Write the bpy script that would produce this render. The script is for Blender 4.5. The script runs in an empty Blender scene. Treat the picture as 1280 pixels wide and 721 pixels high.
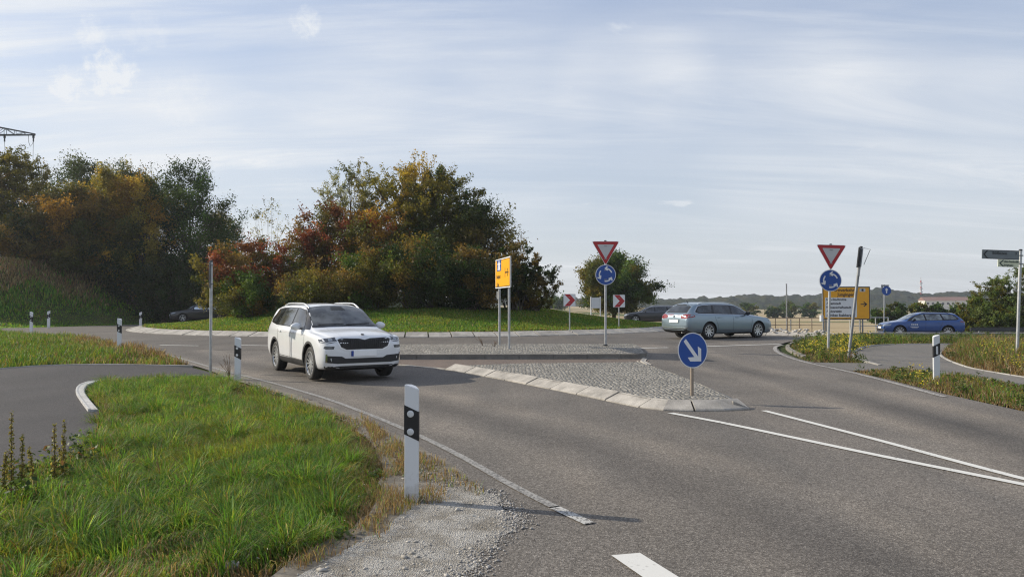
import bpy, bmesh, math, random
import numpy as np
from mathutils import Vector, Matrix
from mathutils.bvhtree import BVHTree
from mathutils.geometry import delaunay_2d_cdt
R = math.radians
S = bpy.context.scene
COL = S.collection

# ------------------------------------------------------------------ camera, sky, sun, exposure
CAM_H, FPX, HOR = 1.66, 924.0, 380.0
PITCH = math.atan((HOR - 360.5) / FPX)
cam_d = bpy.data.cameras.new('camera'); cam = bpy.data.objects.new('camera', cam_d); COL.objects.link(cam)
cam.location = (0, 0, CAM_H); cam.rotation_euler = (R(90) + PITCH, 0, 0)
cam_d.sensor_width = 36; cam_d.lens = 36 * FPX / 1280; cam_d.clip_start = 0.1; cam_d.clip_end = 6000
S.camera = cam
SUN_EL = R(27); SUN_DIR = Vector((-.956 * math.cos(SUN_EL), .292 * math.cos(SUN_EL), math.sin(SUN_EL))).normalized()
SUN_ROT = math.atan2(SUN_DIR.x, SUN_DIR.y)
sl = bpy.data.lights.new('sun', 'SUN'); sl.energy = 4.3; sl.angle = R(0.6); sl.color = (1, .91, .76)
so = bpy.data.objects.new('sun', sl); COL.objects.link(so); so.rotation_euler = SUN_DIR.to_track_quat('Z', 'Y').to_euler()
def ramp(N, L, src, stops):
    r = N('ShaderNodeValToRGB'); L(src, r.inputs[0]); e = r.color_ramp.elements
    while len(e) < len(stops): e.new(.5)
    for i, (p, c) in enumerate(stops): e[i].position = p; e[i].color = (c[0], c[1], c[2], 1)
    return r.outputs[0]
W = bpy.data.worlds.new('World'); S.world = W; W.use_nodes = True
def sky_world():
    nt = W.node_tree; nt.nodes.clear(); N = nt.nodes.new; L = nt.links.new
    out = N('ShaderNodeOutputWorld'); bg = N('ShaderNodeBackground'); bg.inputs[1].default_value = 0.13
    sky = N('ShaderNodeTexSky'); sky.sky_type = 'NISHITA'; sky.sun_disc = False
    sky.sun_elevation = SUN_EL; sky.sun_rotation = SUN_ROT; sky.air_density = 1.0; sky.dust_density = 1.0; sky.ozone_density = 2.0
    tc = N('ShaderNodeTexCoord'); sep = N('ShaderNodeSeparateXYZ'); L(tc.outputs['Generated'], sep.inputs[0])
    def math_(op, a, b=None):
        n = N('ShaderNodeMath'); n.operation = op
        for i, v in enumerate((a, b)):
            if v is None: continue
            if isinstance(v, (int, float)): n.inputs[i].default_value = v
            else: L(v, n.inputs[i])
        return n.outputs[0]
    den = math_('ADD', math_('MAXIMUM', sep.outputs[2], 0.0), 0.16)
    u = math_('DIVIDE', sep.outputs[0], den); v = math_('DIVIDE', sep.outputs[1], den)
    cmb = N('ShaderNodeCombineXYZ'); L(u, cmb.inputs[0]); L(v, cmb.inputs[1])
    def noise(scale, detail, rough, sx, sy, rot, lo, hi, dist=0.0, off=0.0):
        mp = N('ShaderNodeMapping'); L(cmb.outputs[0], mp.inputs[0]); mp.inputs['Scale'].default_value = (sx, sy, 1); mp.inputs['Rotation'].default_value = (0, 0, rot); mp.inputs['Location'].default_value = (off, off * .7, off)
        t = N('ShaderNodeTexNoise'); t.inputs['Scale'].default_value = scale; t.inputs['Detail'].default_value = detail; t.inputs['Roughness'].default_value = rough; t.inputs['Distortion'].default_value = dist
        L(mp.outputs[0], t.inputs['Vector'])
        r = N('ShaderNodeMapRange'); r.interpolation_type = 'SMOOTHSTEP'; r.inputs[1].default_value = lo; r.inputs[2].default_value = hi
        L(t.outputs['Fac'], r.inputs[0]); return r.outputs[0]
    veil = noise(0.42, 5, .5, .55, 1.0, R(12), .36, .62, .5, 3.1)        # broad cirrus sheets
    wisp = noise(1.5, 11, .68, .28, 1.6, R(-8), .42, .66, 1.1, 7.7)         # long streaks
    puff = noise(3.1, 6, .55, 1, 1.1, 0, .66, .76, .2, 1.9)               # few small puffs
    m1 = math_('MULTIPLY', veil, 0.26)
    m2 = math_('MULTIPLY', math_('MULTIPLY', wisp, .62), math_('ADD', veil, .4))
    m3 = math_('MULTIPLY', puff, .5)
    tot = math_('ADD', math_('ADD', m1, m2), m3)
    ragg = noise(2.6, 8, .62, .8, 1.2, 0, .34, .62, .6, 4.4); fib = noise(1.1, 9, .6, .35, 1.5, R(-14), .30, .66, .8, 9.3)
    def blob(px, py, r_out, r_in, amp, tx):         # a cloud standing in a given direction of the sky
        d = Vector(((px - 640) / FPX, 1, (HOR - py) / FPX)).normalized(); vm = N('ShaderNodeVectorMath'); vm.operation = 'DOT_PRODUCT'; L(tc.outputs['Generated'], vm.inputs[0]); vm.inputs[1].default_value = d
        r_ = N('ShaderNodeMapRange'); r_.interpolation_type = 'SMOOTHSTEP'; L(vm.outputs['Value'], r_.inputs[0]); r_.inputs[1].default_value = math.cos(R(r_out)); r_.inputs[2].default_value = math.cos(R(r_in)); return math_('MULTIPLY', math_('MULTIPLY', r_.outputs[0], tx), amp)
    pn = N('ShaderNodeTexNoise'); pn.inputs['Scale'].default_value = 62; pn.inputs['Detail'].default_value = 9; pn.inputs['Roughness'].default_value = .7; pn.inputs['Distortion'].default_value = .35; L(tc.outputs['Generated'], pn.inputs['Vector'])
    for px_, py_, ro_, am_ in ((137, 90, 2.3, .8), (80, 104, 1.6, .6), (112, 40, 1.6, .4), (380, 26, 1.5, .5), (178, 38, 1.9, .2), (225, 122, 3.0, .16)):
        mk = blob(px_, py_, ro_, .2, 1.0, 1.0); q_ = math_('ADD', math_('MULTIPLY', mk, .5), math_('MULTIPLY', pn.outputs['Fac'], 1.6)); r2 = N('ShaderNodeMapRange'); r2.interpolation_type = 'SMOOTHSTEP'; L(q_, r2.inputs[0]); r2.inputs[1].default_value = .96; r2.inputs[2].default_value = 1.58; r2.inputs[4].default_value = am_; tot = math_('ADD', tot, math_('MULTIPLY', r2.outputs[0], math_('MINIMUM', math_('MULTIPLY', mk, 2.0), 1.0)))
    for a_ in (
               (160, 140, 8, 1, .34, fib), (330, 60, 13, 3, .34, fib), (560, 80, 14, 3, .40, fib), (790, 110, 7, 2, .42, fib), (960, 80, 12, 2, .42, fib), (1180, 40, 11, 2, .3, fib), (1010, 185, 9, 1, .3, fib), (1250, 190, 9, 1, .3, fib), (640, 190, 8, 1, .25, fib)):
        tot = math_('ADD', tot, blob(*a_))
    cl = math_('MINIMUM', tot, .92)
    hz = N('ShaderNodeMapRange'); hz.interpolation_type = 'SMOOTHSTEP'; L(sep.outputs[2], hz.inputs[0]); hz.inputs[1].default_value = -.02; hz.inputs[2].default_value = .42; hz.inputs[3].default_value = .88; hz.inputs[4].default_value = 0.60
    mixh = N('ShaderNodeMix'); mixh.data_type = 'RGBA'; L(hz.outputs[0], mixh.inputs[0]); L(sky.outputs[0], mixh.inputs[6]); L(ramp(N, L, sep.outputs[2], [(0, (.83, .855, .88)), (.14, (.73, .79, .89)), (.40, (.62, .70, .90))]), mixh.inputs[7]); sc_ = N('ShaderNodeMix'); sc_.data_type = 'RGBA'; sc_.blend_type = 'MULTIPLY'; sc_.inputs[0].default_value = 1; L(mixh.inputs[7].links[0].from_socket, sc_.inputs[6]); sc_.inputs[7].default_value = (4.85, 4.9, 4.95, 1); L(sc_.outputs[2], mixh.inputs[7])
    mixc = N('ShaderNodeMix'); mixc.data_type = 'RGBA'; L(cl, mixc.inputs[0]); L(mixh.outputs[2], mixc.inputs[6]); mixc.inputs[7].default_value = (5.15, 5.3, 5.5, 1)
    L(mixc.outputs[2], bg.inputs[0]); L(bg.outputs[0], out.inputs[0])
sky_world()
S.view_settings.view_transform = 'Standard'; S.view_settings.look = 'None'; S.view_settings.gamma = 1; S.view_settings.use_curve_mapping = False
S.view_settings.exposure = 0.35
S.render.engine = 'CYCLES'
S.cycles.use_denoising = True; S.cycles.denoising_prefilter = 'NONE'; S.cycles.denoising_input_passes = 'RGB_ALBEDO_NORMAL'; S.cycles.filter_width = 1.2
S.cycles.max_bounces = 6; S.cycles.transparent_max_bounces = 8; S.cycles.volume_bounces = 0
S.cycles.use_adaptive_sampling = True; S.cycles.adaptive_threshold = 0.01

# ------------------------------------------------------------------ terrain function and picture->ground helper (metres)
def ss(a, b, x):
    t = np.clip((np.asarray(x, float) - a) / (b - a), 0, 1); return t * t * (3 - 2 * t)
CX, CY, RI = -6.0, 47.8, 16.8                      # roundabout centre and kerb radius
def G(x, y):                                       # road level
    x = np.asarray(x, float); y = np.asarray(y, float)
    g = .25 * ss(17, 27, y) - .15 * ss(38, 55, y) - .50 * ss(36.5, 41.5, y) * ss(13, 18, x)
    g = g - .5 * ss(60, 120, y)
    g = g - 1.9 * ss(70, 240, y) * ss(.12, .3, x / np.maximum(y, 1))
    return g
def T(x, y):                                       # open ground incl. the embankment on the left
    x = np.asarray(x, float); y = np.asarray(y, float)
    d = np.hypot(x - CX, y - CY)
    b = 4.9 * ss(25.5, 34.5, d) * ss(44.6, 57, y) * ss(-14, -24, x) * (1 - .9 * ss(110, 300, y)) * (1 - .0 * x)
    b = b * (1 + .08 * np.sin(x * .35 + 1.3) + .05 * np.sin(y * .5))
    return G(x, y) + b - .045
def P(px, py, dz=0.0):                             # where the sight line through a picture point meets the road level
    dx = (px - 640) / FPX; dy = (360.5 - py) / FPX
    cz, sz = math.cos(PITCH), math.sin(PITCH)
    d = np.array([dx, cz - dy * sz, sz + dy * cz])
    y = 20.0
    for _ in range(60):
        t = y / d[1]; zt = float(G(d[0] * t, y)) + dz
        tn = (zt - CAM_H) / d[2]
        y = .5 * y + .5 * min(max(tn * d[1], 1), 400)
    t = y / d[1]
    return (d[0] * t, y)
def PL(pts): return [P(*p) for p in pts]
def at(px, Y): return (px - 640) / FPX * Y
def Zp(py, Y): return CAM_H + (HOR - py) / FPX * Y

# ------------------------------------------------------------------ small helpers
def tag(o, label=None, cat=None, group=None, kind=None):
    if label: o['label'] = label
    if cat: o['category'] = cat
    if group: o['group'] = group
    if kind: o['kind'] = kind
    return o
def empty(name, loc, rz=0, label=None, cat=None, group=None, rx=0, ry=0):
    o = bpy.data.objects.new(name, None); COL.objects.link(o); o.location = loc; o.rotation_euler = (rx, ry, rz); o.empty_display_size = .2
    return tag(o, label, cat, group)
def link(name, me, m=None, parent=None):
    o = bpy.data.objects.new(name, me); COL.objects.link(o)
    if parent is not None: o.parent = parent
    if m is not None:
        me.materials.clear()
        for k in (m if isinstance(m, (list, tuple)) else [m]): me.materials.append(k)
    return o
def sharp(me, ang=35):
    me.polygons.foreach_set('use_smooth', [True] * len(me.polygons)); me.set_sharp_from_angle(angle=R(ang))
def from_bm(name, bm, m, parent=None, smooth=None):
    me = bpy.data.meshes.new(name); bm.normal_update(); bm.to_mesh(me); bm.free()
    if smooth: sharp(me, smooth)
    return link(name, me, m, parent)
def mesh_np(name, v, f, cols=None, smooth=False):
    v = np.asarray(v, np.float32); f = np.asarray(f, np.int32); k = f.shape[1]
    me = bpy.data.meshes.new(name); me.vertices.add(len(v)); me.vertices.foreach_set('co', v.ravel())
    me.loops.add(f.size); me.loops.foreach_set('vertex_index', f.ravel())
    me.polygons.add(len(f)); me.polygons.foreach_set('loop_start', np.arange(0, f.size, k, dtype=np.int32))
    if smooth: me.polygons.foreach_set('use_smooth', np.ones(len(f), bool))
    me.update(calc_edges=True)
    if cols is not None:
        a = me.color_attributes.new('tint', 'FLOAT_COLOR', 'POINT'); a.data.foreach_set('color', np.asarray(cols, np.float32).ravel())
    return me
class MB:                                          # collects shapes for ONE mesh object
    def __init__(s): s.bm = bmesh.new()
    def face(s, pts):
        try: s.bm.faces.new([s.bm.verts.new(p) for p in pts])
        except ValueError: pass
    def box(s, c, d, rot=None, bev=0.0):
        m = Matrix.Translation(c) @ (rot.to_4x4() if rot is not None else Matrix()) @ Matrix.Diagonal((d[0], d[1], d[2], 1))
        r = bmesh.ops.create_cube(s.bm, size=1, matrix=m)
        if bev:
            es = list({e for v in r['verts'] for e in v.link_edges}); bmesh.ops.bevel(s.bm, geom=es, offset=bev, segments=2, affect='EDGES', profile=.6)
        return s
    def prism(s, poly, y0, y1, plane='xz'):        # outline in a plane, extruded along the third axis
        def q(p, t): return {'xz': (p[0], t, p[1]), 'xy': (p[0], p[1], t), 'yz': (t, p[0], p[1])}[plane]
        a = [s.bm.verts.new(q(p, y0)) for p in poly]; b = [s.bm.verts.new(q(p, y1)) for p in poly]
        n = len(poly)
        fs = [s.bm.faces.new(a), s.bm.faces.new(b[::-1])]
        for i in range(n): fs.append(s.bm.faces.new((a[i], b[i], b[(i + 1) % n], a[(i + 1) % n])))
        bmesh.ops.recalc_face_normals(s.bm, faces=fs)
        return s
    def tube(s, pts, rad, n=8, cap=True):
        pts = [Vector(p) for p in pts]; rr = rad if isinstance(rad, (list, tuple)) else [rad] * len(pts)
        rings = []; up = None
        for i, p in enumerate(pts):
            t = (pts[min(i + 1, len(pts) - 1)] - pts[max(i - 1, 0)]).normalized()
            if up is None: up = t.orthogonal().normalized()
            up = (up - t * up.dot(t)); up = up.normalized() if up.length > 1e-6 else t.orthogonal().normalized()
            w = t.cross(up)
            rings.append([s.bm.verts.new(p + (up * math.cos(2 * math.pi * k / n) + w * math.sin(2 * math.pi * k / n)) * rr[i]) for k in range(n)])
        for a, b in zip(rings, rings[1:]):
            for k in range(n): s.bm.faces.new((a[k], a[(k + 1) % n], b[(k + 1) % n], b[k]))
        if cap and n > 2: s.bm.faces.new(rings[0][::-1]); s.bm.faces.new(rings[-1])
        return s
    def lathe(s, prof, n=32, axis='y', cap=True):            # profile (radius, height along the axis)
        rings = []
        for r_, h in prof:
            rings.append([s.bm.verts.new({'y': (r_ * math.cos(a), h, r_ * math.sin(a)), 'z': (r_ * math.cos(a), r_ * math.sin(a), h)}[axis]) for a in (2 * math.pi * k / n for k in range(n))])
        for a, b in zip(rings, rings[1:]):
            for k in range(n): s.bm.faces.new((a[k], a[(k + 1) % n], b[(k + 1) % n], b[k]))
        if cap and prof[0][0] > 1e-4: s.bm.faces.new(rings[0][::-1])
        if cap and prof[-1][0] > 1e-4: s.bm.faces.new(rings[-1])
        bmesh.ops.recalc_face_normals(s.bm, faces=s.bm.faces[:])
        return s
    def build(s, name, m, parent=None, smooth=None): return from_bm(name, s.bm, m, parent, smooth)
def copy_tree(o, parent=None):
    c = o.copy(); COL.objects.link(c)
    if parent is not None: c.parent = parent
    for ch in list(o.children): copy_tree(ch, c)
    return c
def inpoly(x, y, poly):
    ins = np.zeros(np.shape(x), bool); n = len(poly)
    for i in range(n):
        x1, y1 = poly[i]; x2, y2 = poly[(i + 1) % n]
        if y1 == y2: continue
        c = ((y1 > y) != (y2 > y)) & (x < (x2 - x1) * (y - y1) / (y2 - y1) + x1)
        ins ^= c
    return ins
def dist_line(x, y, pl):
    d = np.full(np.shape(x), 1e9)
    for (x1, y1), (x2, y2) in zip(pl, pl[1:]):
        L2 = (x2 - x1) ** 2 + (y2 - y1) ** 2 + 1e-9
        t = np.clip(((x - x1) * (x2 - x1) + (y - y1) * (y2 - y1)) / L2, 0, 1)
        d = np.minimum(d, np.hypot(x - x1 - t * (x2 - x1), y - y1 - t * (y2 - y1)))
    return d
def vnoise(x, y, s, seed=0):                       # smooth value noise 0..1
    x = np.asarray(x) / s; y = np.asarray(y) / s
    xi = np.floor(x).astype(int); yi = np.floor(y).astype(int); fx = x - xi; fy = y - yi
    fx = fx * fx * (3 - 2 * fx); fy = fy * fy * (3 - 2 * fy)
    def h(a, b):
        v = np.sin((a * 127.1 + b * 311.7 + seed * 74.7)) * 43758.5453; return v - np.floor(v)
    return (h(xi, yi) * (1 - fx) + h(xi + 1, yi) * fx) * (1 - fy) + (h(xi, yi + 1) * (1 - fx) + h(xi + 1, yi + 1) * fx) * fy
def smooth_line(pts, n=6):
    out = []
    p = [pts[0]] + list(pts) + [pts[-1]]
    for i in range(1, len(p) - 2):
        a, b, c, d = [np.array(q, float) for q in p[i - 1:i + 3]]
        for k in range(n):
            t = k / n
            out.append(tuple(.5 * ((2 * b) + (c - a) * t + (2 * a - 5 * b + 4 * c - d) * t * t + (-a + 3 * b - 3 * c + d) * t ** 3)))
    out.append(tuple(pts[-1])); return out
def tri2d(poly, step, extra=None):
    poly = [tuple(p) for p in poly]; pts = []; n = len(poly)
    for i in range(n):
        a, b = np.array(poly[i]), np.array(poly[(i + 1) % n]); k = max(1, int(np.ceil(np.linalg.norm(b - a) / step)))
        for j in range(k): pts.append(tuple(a + (b - a) * j / k))
    m = len(pts); edges = [(i, (i + 1) % m) for i in range(m)]
    xs = [p[0] for p in pts]; ys = [p[1] for p in pts]
    gx, gy = np.meshgrid(np.arange(min(xs) + step * .5, max(xs), step), np.arange(min(ys) + step * .5, max(ys), step))
    gx = gx.ravel(); gy = gy.ravel(); k = inpoly(gx, gy, poly)
    gx, gy = gx[k], gy[k]
    k = dist_line(gx, gy, poly + [poly[0]]) > step * .3
    pts += list(zip(gx[k], gy[k]))
    r = delaunay_2d_cdt([Vector(p) for p in pts], edges, [], 1, 1e-6)
    return [tuple(v) for v in r[0]], [tuple(f) for f in r[2]]
def drape(name, poly, m, dz=0.0, step=.8, fn=G, kind='structure'):
    v, f = tri2d(poly, step)
    va = np.array(v); z = fn(va[:, 0], va[:, 1]) + dz
    me = bpy.data.meshes.new(name); me.from_pydata(np.column_stack([va, z]).tolist(), [], f)
    bm = bmesh.new(); bm.from_mesh(me); bmesh.ops.recalc_face_normals(bm, faces=bm.faces[:])
    if bm.faces and sum(q.normal.z for q in bm.faces) < 0: bmesh.ops.reverse_faces(bm, faces=bm.faces[:])
    bm.to_mesh(me); bm.free()
    o = link(name, me, m)
    if kind: o['kind'] = kind
    return o
def strip_poly(line, w):
    a = np.array(line, float); t = np.gradient(a, axis=0); t /= np.linalg.norm(t, axis=1)[:, None] + 1e-9
    nrm = np.column_stack([-t[:, 1], t[:, 0]]); w = np.asarray(w) if np.ndim(w) else np.full(len(a), w)
    return a + nrm * w[:, None] / 2, a - nrm * w[:, None] / 2
def painted(mb, line, w, dz=.008, fn=G, step=.5):  # a painted stripe laid on the road, added to a mesh
    a = np.array(line, float); seg = np.linalg.norm(np.diff(a, axis=0), axis=1); s = np.r_[0, np.cumsum(seg)]
    q = np.linspace(0, s[-1], max(2, int(s[-1] / step) + 1)); a = np.column_stack([np.interp(q, s, a[:, 0]), np.interp(q, s, a[:, 1])])
    l, r = strip_poly(a, w)
    vl = [mb.bm.verts.new((p[0], p[1], float(fn(*p)) + dz)) for p in l]; vr = [mb.bm.verts.new((p[0], p[1], float(fn(*p)) + dz)) for p in r]
    for i in range(len(vl) - 1): mb.bm.faces.new((vr[i], vr[i + 1], vl[i + 1], vl[i]))

# ------------------------------------------------------------------ materials
def new_mat(name):
    m = bpy.data.materials.new(name); m.use_nodes = True; nt = m.node_tree; return m, nt, nt.nodes['Principled BSDF'], nt.nodes.new, nt.links.new
def tex(N, L, kind, scale, src=None, **kw):
    t = N(kind); t.inputs['Scale'].default_value = scale
    for k, v in kw.items():
        k = k.replace('_', ' ')
        if k in t.inputs: t.inputs[k].default_value = v
    if src is not None: L(src, t.inputs['Vector'])
    return t
def mixc(N, L, fac, a, b, mode='MIX'):
    n = N('ShaderNodeMix'); n.data_type = 'RGBA'; n.blend_type = mode
    for i, v in ((0, fac), (6, a), (7, b)):
        if isinstance(v, (int, float)): n.inputs[i].default_value = v
        elif isinstance(v, (tuple, list)): n.inputs[i].default_value = (v[0], v[1], v[2], 1)
        else: L(v, n.inputs[i])
    return n.outputs[2]
def bump(N, L, b, src, strength, dist=.01, prev=None):
    n = N('ShaderNodeBump'); n.inputs['Strength'].default_value = strength; n.inputs['Distance'].default_value = dist
    L(src, n.inputs['Height']); L(n.outputs[0], b.inputs['Normal']); return n
def plain(name, c, rough=.5, metal=0, var=.12, scale=6, coat=0, bmp=0, bscale=60, spec=.5):
    m, nt, b, N, L = new_mat(name)
    tc = N('ShaderNodeTexCoord'); t = tex(N, L, 'ShaderNodeTexNoise', scale, tc.outputs['Object'], Detail=5, Roughness=.6)
    d = tuple(x * (1 - var) for x in c); e = tuple(min(1, x * (1 + var)) for x in c)
    L(ramp(N, L, t.outputs['Fac'], [(.3, d), (.7, e)]), b.inputs['Base Color'])
    b.inputs['Roughness'].default_value = rough; b.inputs['Metallic'].default_value = metal; b.inputs['Coat Weight'].default_value = coat; b.inputs['Coat Roughness'].default_value = .04
    b.inputs['Specular IOR Level'].default_value = spec
    if bmp:
        t2 = tex(N, L, 'ShaderNodeTexNoise', bscale, tc.outputs['Object'], Detail=4); bump(N, L, b, t2.outputs['Fac'], bmp, .01)
    return m
def asphalt(name, dark, mid, light, patch=.25, tint=(1, .98, .955)):
    m, nt, b, N, L = new_mat(name); tc = N('ShaderNodeTexCoord'); O = tc.outputs['Object']
    v = tex(N, L, 'ShaderNodeTexVoronoi', 115, O); v2 = tex(N, L, 'ShaderNodeTexVoronoi', 60, O)
    cell = N('ShaderNodeSeparateColor'); L(v.outputs['Color'], cell.inputs[0])
    c = ramp(N, L, cell.outputs[0], [(0, dark), (.45, mid), (.78, mid), (.97, light)])
    cell2 = N('ShaderNodeSeparateColor'); L(v2.outputs['Color'], cell2.inputs[0])
    c2 = ramp(N, L, cell2.outputs[1], [(0, dark), (.5, mid), (1, light)])
    c = mixc(N, L, .3, c, c2)
    n = tex(N, L, 'ShaderNodeTexNoise', .35, O, Detail=6, Roughness=.62)
    mp = N('ShaderNodeMapping'); L(O, mp.inputs[0]); mp.inputs['Scale'].default_value = (1.2, .18, 1); mp.inputs['Rotation'].default_value = (0, 0, R(28))
    n2 = tex(N, L, 'ShaderNodeTexNoise', 1.1, mp.outputs[0], Detail=4)
    g = ramp(N, L, n.outputs['Fac'], [(.3, (1 - patch,) * 3), (.7, (1 + patch * .6,) * 3)])
    g2 = ramp(N, L, n2.outputs['Fac'], [(.3, tuple(.86 * q for q in (1, 1, 1))), (.7, (1.1, 1.07, 1.03))])
    c = mixc(N, L, 1.0, c, g, 'MULTIPLY'); c = mixc(N, L, 1.0, c, g2, 'MULTIPLY'); c = mixc(N, L, 1.0, c, tint, 'MULTIPLY')
    wa = N('ShaderNodeAttribute'); wa.attribute_name = 'wear'; ws_ = N('ShaderNodeSeparateColor'); L(wa.outputs['Color'], ws_.inputs[0])
    c = mixc(N, L, ws_.outputs[0], c, mixc(N, L, 1.0, c, (1.38, 1.35, 1.30), 'MULTIPLY')); c = mixc(N, L, ws_.outputs[1], c, mixc(N, L, 1.0, c, (.58, .58, .59), 'MULTIPLY'))
    # fine cracks
    cr = tex(N, L, 'ShaderNodeTexVoronoi', .33, None); cr.feature = 'DISTANCE_TO_EDGE'
    wn = tex(N, L, 'ShaderNodeTexNoise', 1.3, O, Detail=6); vm = N('ShaderNodeVectorMath'); vm.operation = 'MULTIPLY_ADD'; L(wn.outputs['Color'], vm.inputs[0]); vm.inputs[1].default_value = (1.4, 1.4, 1.4); L(O, vm.inputs[2]); L(vm.outputs[0], cr.inputs['Vector'])
    cm = ramp(N, L, cr.outputs['Distance'], [(.0, (.7,) * 3), (.0025, (1,) * 3)])
    c = mixc(N, L, .45, c, mixc(N, L, 1.0, c, cm, 'MULTIPLY'))
    L(c, b.inputs['Base Color']); b.inputs['Roughness'].default_value = .82; b.inputs['Specular IOR Level'].default_value = .35
    bump(N, L, b, v.outputs['Distance'], .55, .006)
    return m
def concrete(name, c, scale=1.0, spots=.3):
    m, nt, b, N, L = new_mat(name); tc = N('ShaderNodeTexCoord'); O = tc.outputs['Object']
    n = tex(N, L, 'ShaderNodeTexNoise', 2.2 * scale, O, Detail=8, Roughness=.7); n2 = tex(N, L, 'ShaderNodeTexNoise', 70 * scale, O, Detail=3)
    c1 = ramp(N, L, n.outputs['Fac'], [(.32, tuple(x * (1 - spots) for x in c)), (.68, tuple(x * (1 + spots * .5) for x in c))])
    c2 = ramp(N, L, n2.outputs['Fac'], [(.35, (.82,) * 3), (.65, (1.1,) * 3)])
    L(mixc(N, L, 1.0, c1, c2, 'MULTIPLY'), b.inputs['Base Color']); b.inputs['Roughness'].default_value = .9
    bump(N, L, b, n2.outputs['Fac'], .3, .008); return m
def cobble(name):
    m, nt, b, N, L = new_mat(name); tc = N('ShaderNodeTexCoord'); O = tc.outputs['Object']
    v = tex(N, L, 'ShaderNodeTexVoronoi', 11.5, O, Randomness=.75); e = tex(N, L, 'ShaderNodeTexVoronoi', 11.5, O, Randomness=.75); e.feature = 'DISTANCE_TO_EDGE'
    s = N('ShaderNodeSeparateColor'); L(v.outputs['Color'], s.inputs[0])
    c = ramp(N, L, s.outputs[0], [(0, (.20, .19, .17)), (.5, (.31, .295, .27)), (1, (.43, .41, .37))])
    n = tex(N, L, 'ShaderNodeTexNoise', .9, O, Detail=5); c = mixc(N, L, 1.0, c, ramp(N, L, n.outputs['Fac'], [(.3, (.8, .8, .78)), (.7, (1.1, 1.08, 1.04))]), 'MULTIPLY')
    c = mixc(N, L, ramp(N, L, e.outputs['Distance'], [(.0, (1,) * 3), (.10, (0,) * 3)]), c, (.10, .09, .07))
    L(c, b.inputs['Base Color']); b.inputs['Roughness'].default_value = .85
    r = N('ShaderNodeMapRange'); L(e.outputs['Distance'], r.inputs[0]); r.inputs[2].default_value = .3
    bump(N, L, b, r.outputs[0], 1.0, .04); return m
def paint_mat(name, wear=.5, c=(.72, .72, .69), ground=(.13, .122, .113)):
    m, nt, b, N, L = new_mat(name); tc = N('ShaderNodeTexCoord'); O = tc.outputs['Object']
    v = tex(N, L, 'ShaderNodeTexVoronoi', 60, O); s = N('ShaderNodeSeparateColor'); L(v.outputs['Color'], s.inputs[0])
    n = tex(N, L, 'ShaderNodeTexNoise', 2.5, O, Detail=6, Roughness=.65)
    a = N('ShaderNodeMath'); a.operation = 'MULTIPLY_ADD'; L(n.outputs['Fac'], a.inputs[0]); a.inputs[1].default_value = 1.1; L(s.outputs[0], a.inputs[2])
    f = ramp(N, L, a.outputs[0], [(wear, (0,) * 3), (wear + .18, (1,) * 3)])
    L(mixc(N, L, f, ground, c), b.inputs['Base Color']); b.inputs['Roughness'].default_value = .7; return m
def leaf_mat(name, trans=.35, rough=.55, spec=.3):
    m, nt, b, N, L = new_mat(name)
    a = N('ShaderNodeAttribute'); a.attribute_name = 'tint'; L(a.outputs['Color'], b.inputs['Base Color'])
    b.inputs['Roughness'].default_value = rough; b.inputs['Specular IOR Level'].default_value = spec
    t = N('ShaderNodeBsdfTranslucent'); mixn = N('ShaderNodeMixShader'); mixn.inputs[0].default_value = trans
    g = N('ShaderNodeMix'); g.data_type = 'RGBA'; g.blend_type = 'MULTIPLY'; g.inputs[0].default_value = 1; L(a.outputs['Color'], g.inputs[6]); g.inputs[7].default_value = (1.5, 1.35, .7, 1)
    L(g.outputs[2], t.inputs[0]); out = nt.nodes['Material Output']
    L(b.outputs[0], mixn.inputs[1]); L(t.outputs[0], mixn.inputs[2]); L(mixn.outputs[0], out.inputs[0]); return m
def terrain_mat():
    m, nt, b, N, L = new_mat('open ground'); tc = N('ShaderNodeTexCoord'); O = tc.outputs['Object']
    n = tex(N, L, 'ShaderNodeTexNoise', .5, O, Detail=8, Roughness=.65); n2 = tex(N, L, 'ShaderNodeTexNoise', 9, O, Detail=6, Roughness=.7)
    grass = ramp(N, L, n.outputs['Fac'], [(.3, (.028, .042, .014)), (.5, (.055, .07, .022)), (.7, (.11, .095, .042))])
    grass = mixc(N, L, 1.0, grass, ramp(N, L, n2.outputs['Fac'], [(.3, (.6,) * 3), (.7, (1.3,) * 3)]), 'MULTIPLY')
    mp = N('ShaderNodeMapping'); L(O, mp.inputs[0]); mp.inputs['Scale'].default_value = (.012, .25, 1)
    nf = tex(N, L, 'ShaderNodeTexNoise', 1.0, mp.outputs[0], Detail=6)
    field = ramp(N, L, nf.outputs['Fac'], [(.3, (.27, .205, .12)), (.5, (.36, .285, .17)), (.7, (.43, .35, .21))])
    nfar = tex(N, L, 'ShaderNodeTexNoise', .008, O, Detail=2)
    field = mixc(N, L, ramp(N, L, nfar.outputs['Fac'], [(.56, (0,) * 3), (.58, (1,) * 3)]), field, (.10, .12, .045))
    at_ = N('ShaderNodeAttribute'); at_.attribute_name = 'tint'; s = N('ShaderNodeSeparateColor'); L(at_.outputs['Color'], s.inputs[0])
    c = mixc(N, L, s.outputs[0], grass, field)
    L(c, b.inputs['Base Color']); b.inputs['Roughness'].default_value = .95; b.inputs['Specular IOR Level'].default_value = .1
    bump(N, L, b, n2.outputs['Fac'], .6, .05); return m
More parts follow.
